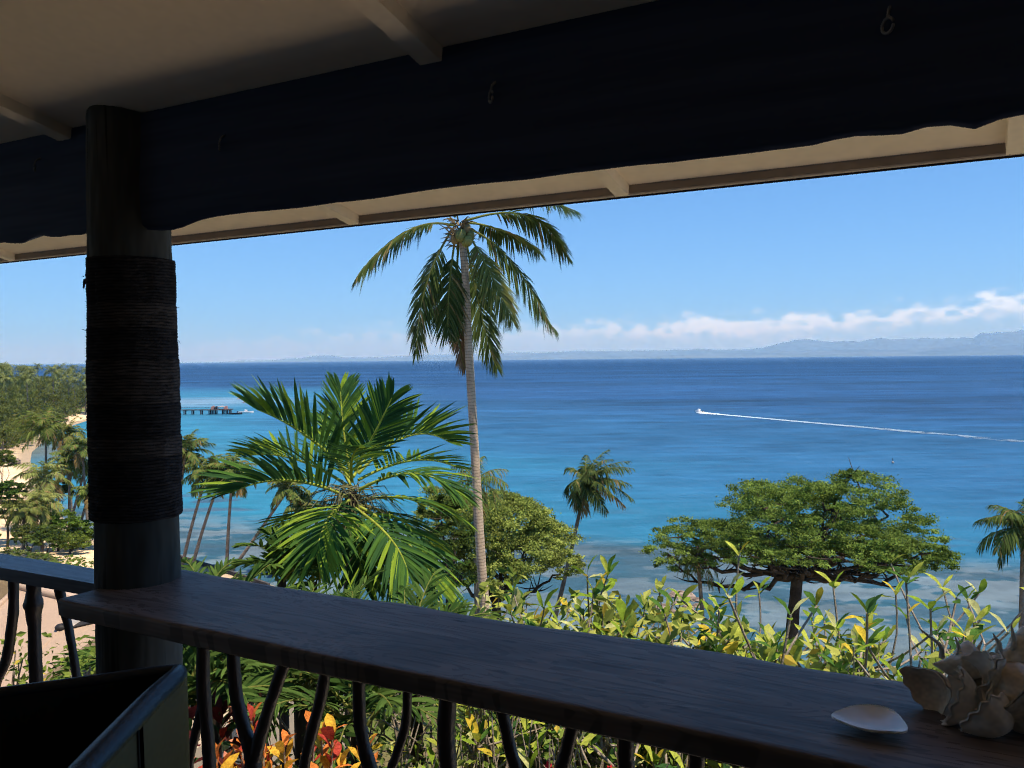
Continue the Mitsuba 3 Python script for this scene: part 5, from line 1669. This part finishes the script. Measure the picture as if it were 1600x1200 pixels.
def boat(c, ax, L, Wd, bs, name, lab, cabin=True):
    ay = np.array([-ax[1], ax[0], 0])
    st = np.linspace(0, 1, 12)
    half = Wd / 2 * np.array([.78, .88, .95, 1, 1, .98, .93, .84, .7, .5, .26, .02])
    ring = []
    for u, h in zip(st, half):
        x = (u - .5) * L
        sheer = .55 + .35 * u ** 2
        prof = [(-h, sheer), (-h * .96, .25), (-h * .55, -.15), (0, -.3 + .35 * u ** 3), (h * .55, -.15), (h * .96, .25), (h, sheer), (h * .86, sheer - .02), (h * .8, .2), (-h * .8, .2), (-h * .86, sheer - .02)]
        ring.append([c + ax * x + ay * a + [0, 0, z] for a, z in prof])
    k = thing(name, lab, 'boat')
    v = np.array(ring).reshape(-1, 3)
    f = np.vstack([grid_faces(12, 11, True), [[0, j, j + 1] for j in range(1, 10)]])
    put(k, 'hull', mikit.ply((v, f), bs, smooth=35))
    if cabin:
        put(k, 'cabin', mikit.ply(hull(np.array([c + ax * a * L + ay * b * Wd * .3 + [0, 0, z] for a, z in ((-.08, .4), (.16, .4), (-.06, 1.45), (.09, 1.45)) for b in (-1, 1)])), bs, smooth=30))
        put(k, 'windscreen', mikit.ply(hull(np.array([c + ax * a * L + ay * b * Wd * .27 + [0, 0, z] for a, z in ((.155, .75), (.165, .75), (.10, 1.35), (.11, 1.35)) for b in (-1, 1)])), 'dark_paint'))
        put(k, 'outboard', mikit.ply(hull(np.array([c + ax * (a * L) + ay * b * .2 + [0, 0, z] for a in (-.53, -.47) for b in (-1, 1) for z in (.1, .95)])), 'dark_paint'))
    return k


boat(onZ(368, 647.5, SEA), e, 5.5, 1.9, 'dark_paint', 'rowing_boat', 'dark open boat moored at the outer end of the pier', False)
boat(onZ(384, 645.5, SEA), nrm(e + s_ * .3), 6.5, 2.2, 'white_paint', 'moored_boat', 'white boat moored beyond the pier behind the palm frond')
w0, w1 = onZ(1097, 645.2, SEA), onZ(1720, 701, SEA)
wd = nrm((w0 - w1) * [1, 1, 0])
boat(w0 + wd * 2, wd, 5.0, 1.8, 'white_paint', 'speedboat', 'white speedboat running left across the bay ahead of its wake')
rng = np.random.default_rng(2)
Lw = np.linalg.norm(w1 - w0)
wy = np.array([-wd[1], wd[0], 0])
mb = MB()
for i in range(3400):
    u = rng.random() ** 1.4
    half = .5 + 1.5 * u
    if u < .06:
        o = rng.normal() * .9
    else:
        edge = rng.random()
        o = (rng.choice([-1, 1]) * half * (1 + rng.normal() * .08)) if edge < .40 + .25 * u else rng.normal() * half * .42
    fade = np.interp(u, [0, .05, .2, .5, 1], [1, .6, .28, .12, .04])
    if rng.random() > max(fade, .05) * 1.2:
        continue
    c = w0 - wd * (u * Lw) + wy * o + [0, 0, .05 + .25 * max(0, .04 - u) * 10 * rng.random()]
    l_, w_ = rng.uniform(.6, 2.2) * (1 + u), rng.uniform(.12, .34) * (1 + u)
    a = rng.normal() * .2
    ex, ey = wd * math.cos(a) + wy * math.sin(a), wy * math.cos(a) - wd * math.sin(a)
    g = np.array([.05, .12, .22]) + (np.array([.66, .76, .84]) - [.05, .12, .22]) * np.interp(u, [0, .06, .25, .55, 1], [1.1, .9, .5, .26, .12])
    th_ = np.linspace(0, 2 * np.pi, 7)[:-1]
    ring = c + np.outer(np.cos(th_) * l_, ex) + np.outer(np.sin(th_) * w_, ey)
    top_ = c + [0, 0, .06]
    mb.add(np.vstack([ring, top_]), [[j, (j + 1) % 6, 6] for j in range(6)], g)
solo('wake', mb.ply('foam', color=True), 'white foam wake trailing to the right behind the speedboat', 'wake', kind='stuff')
bu = thing('buoy', 'small grey mooring buoy alone on the blue water at the right', 'buoy')
c = onZ(1395, 724, SEA)
put(bu, 'float', mikit.ply(sphere(c + [0, 0, .2], [.26, .26, .26], 2), 'float_paint', smooth=True))
put(bu, 'mast', mikit.ply(tube(np.array([c + [0, 0, .5], c + [0, 0, 1.1]]), .06, 6), 'dark_paint', smooth=60))
for i, (x, y) in enumerate([(374, 623.5), (380, 623.2), (386, 625), (393, 624.2), (396, 622.4), (383, 629), (390, 628), (378, 621.5)]):
    c = onZ(x, y, SEA)
    v, f = sphere([0, 0, 0], 1, 2)
    v = v * (1 + (meshkit.fbm(v * 1.6 + i, 3, i) - .5) * .8)[:, None] * np.array([1.7, 1.2, .55])
    solo('reef_rock', mikit.ply((v + c, f), 'rock', smooth=30), 'dark coral rock breaking the surface on the far sandbar', 'rock', 'coral rocks on the far sandbar')
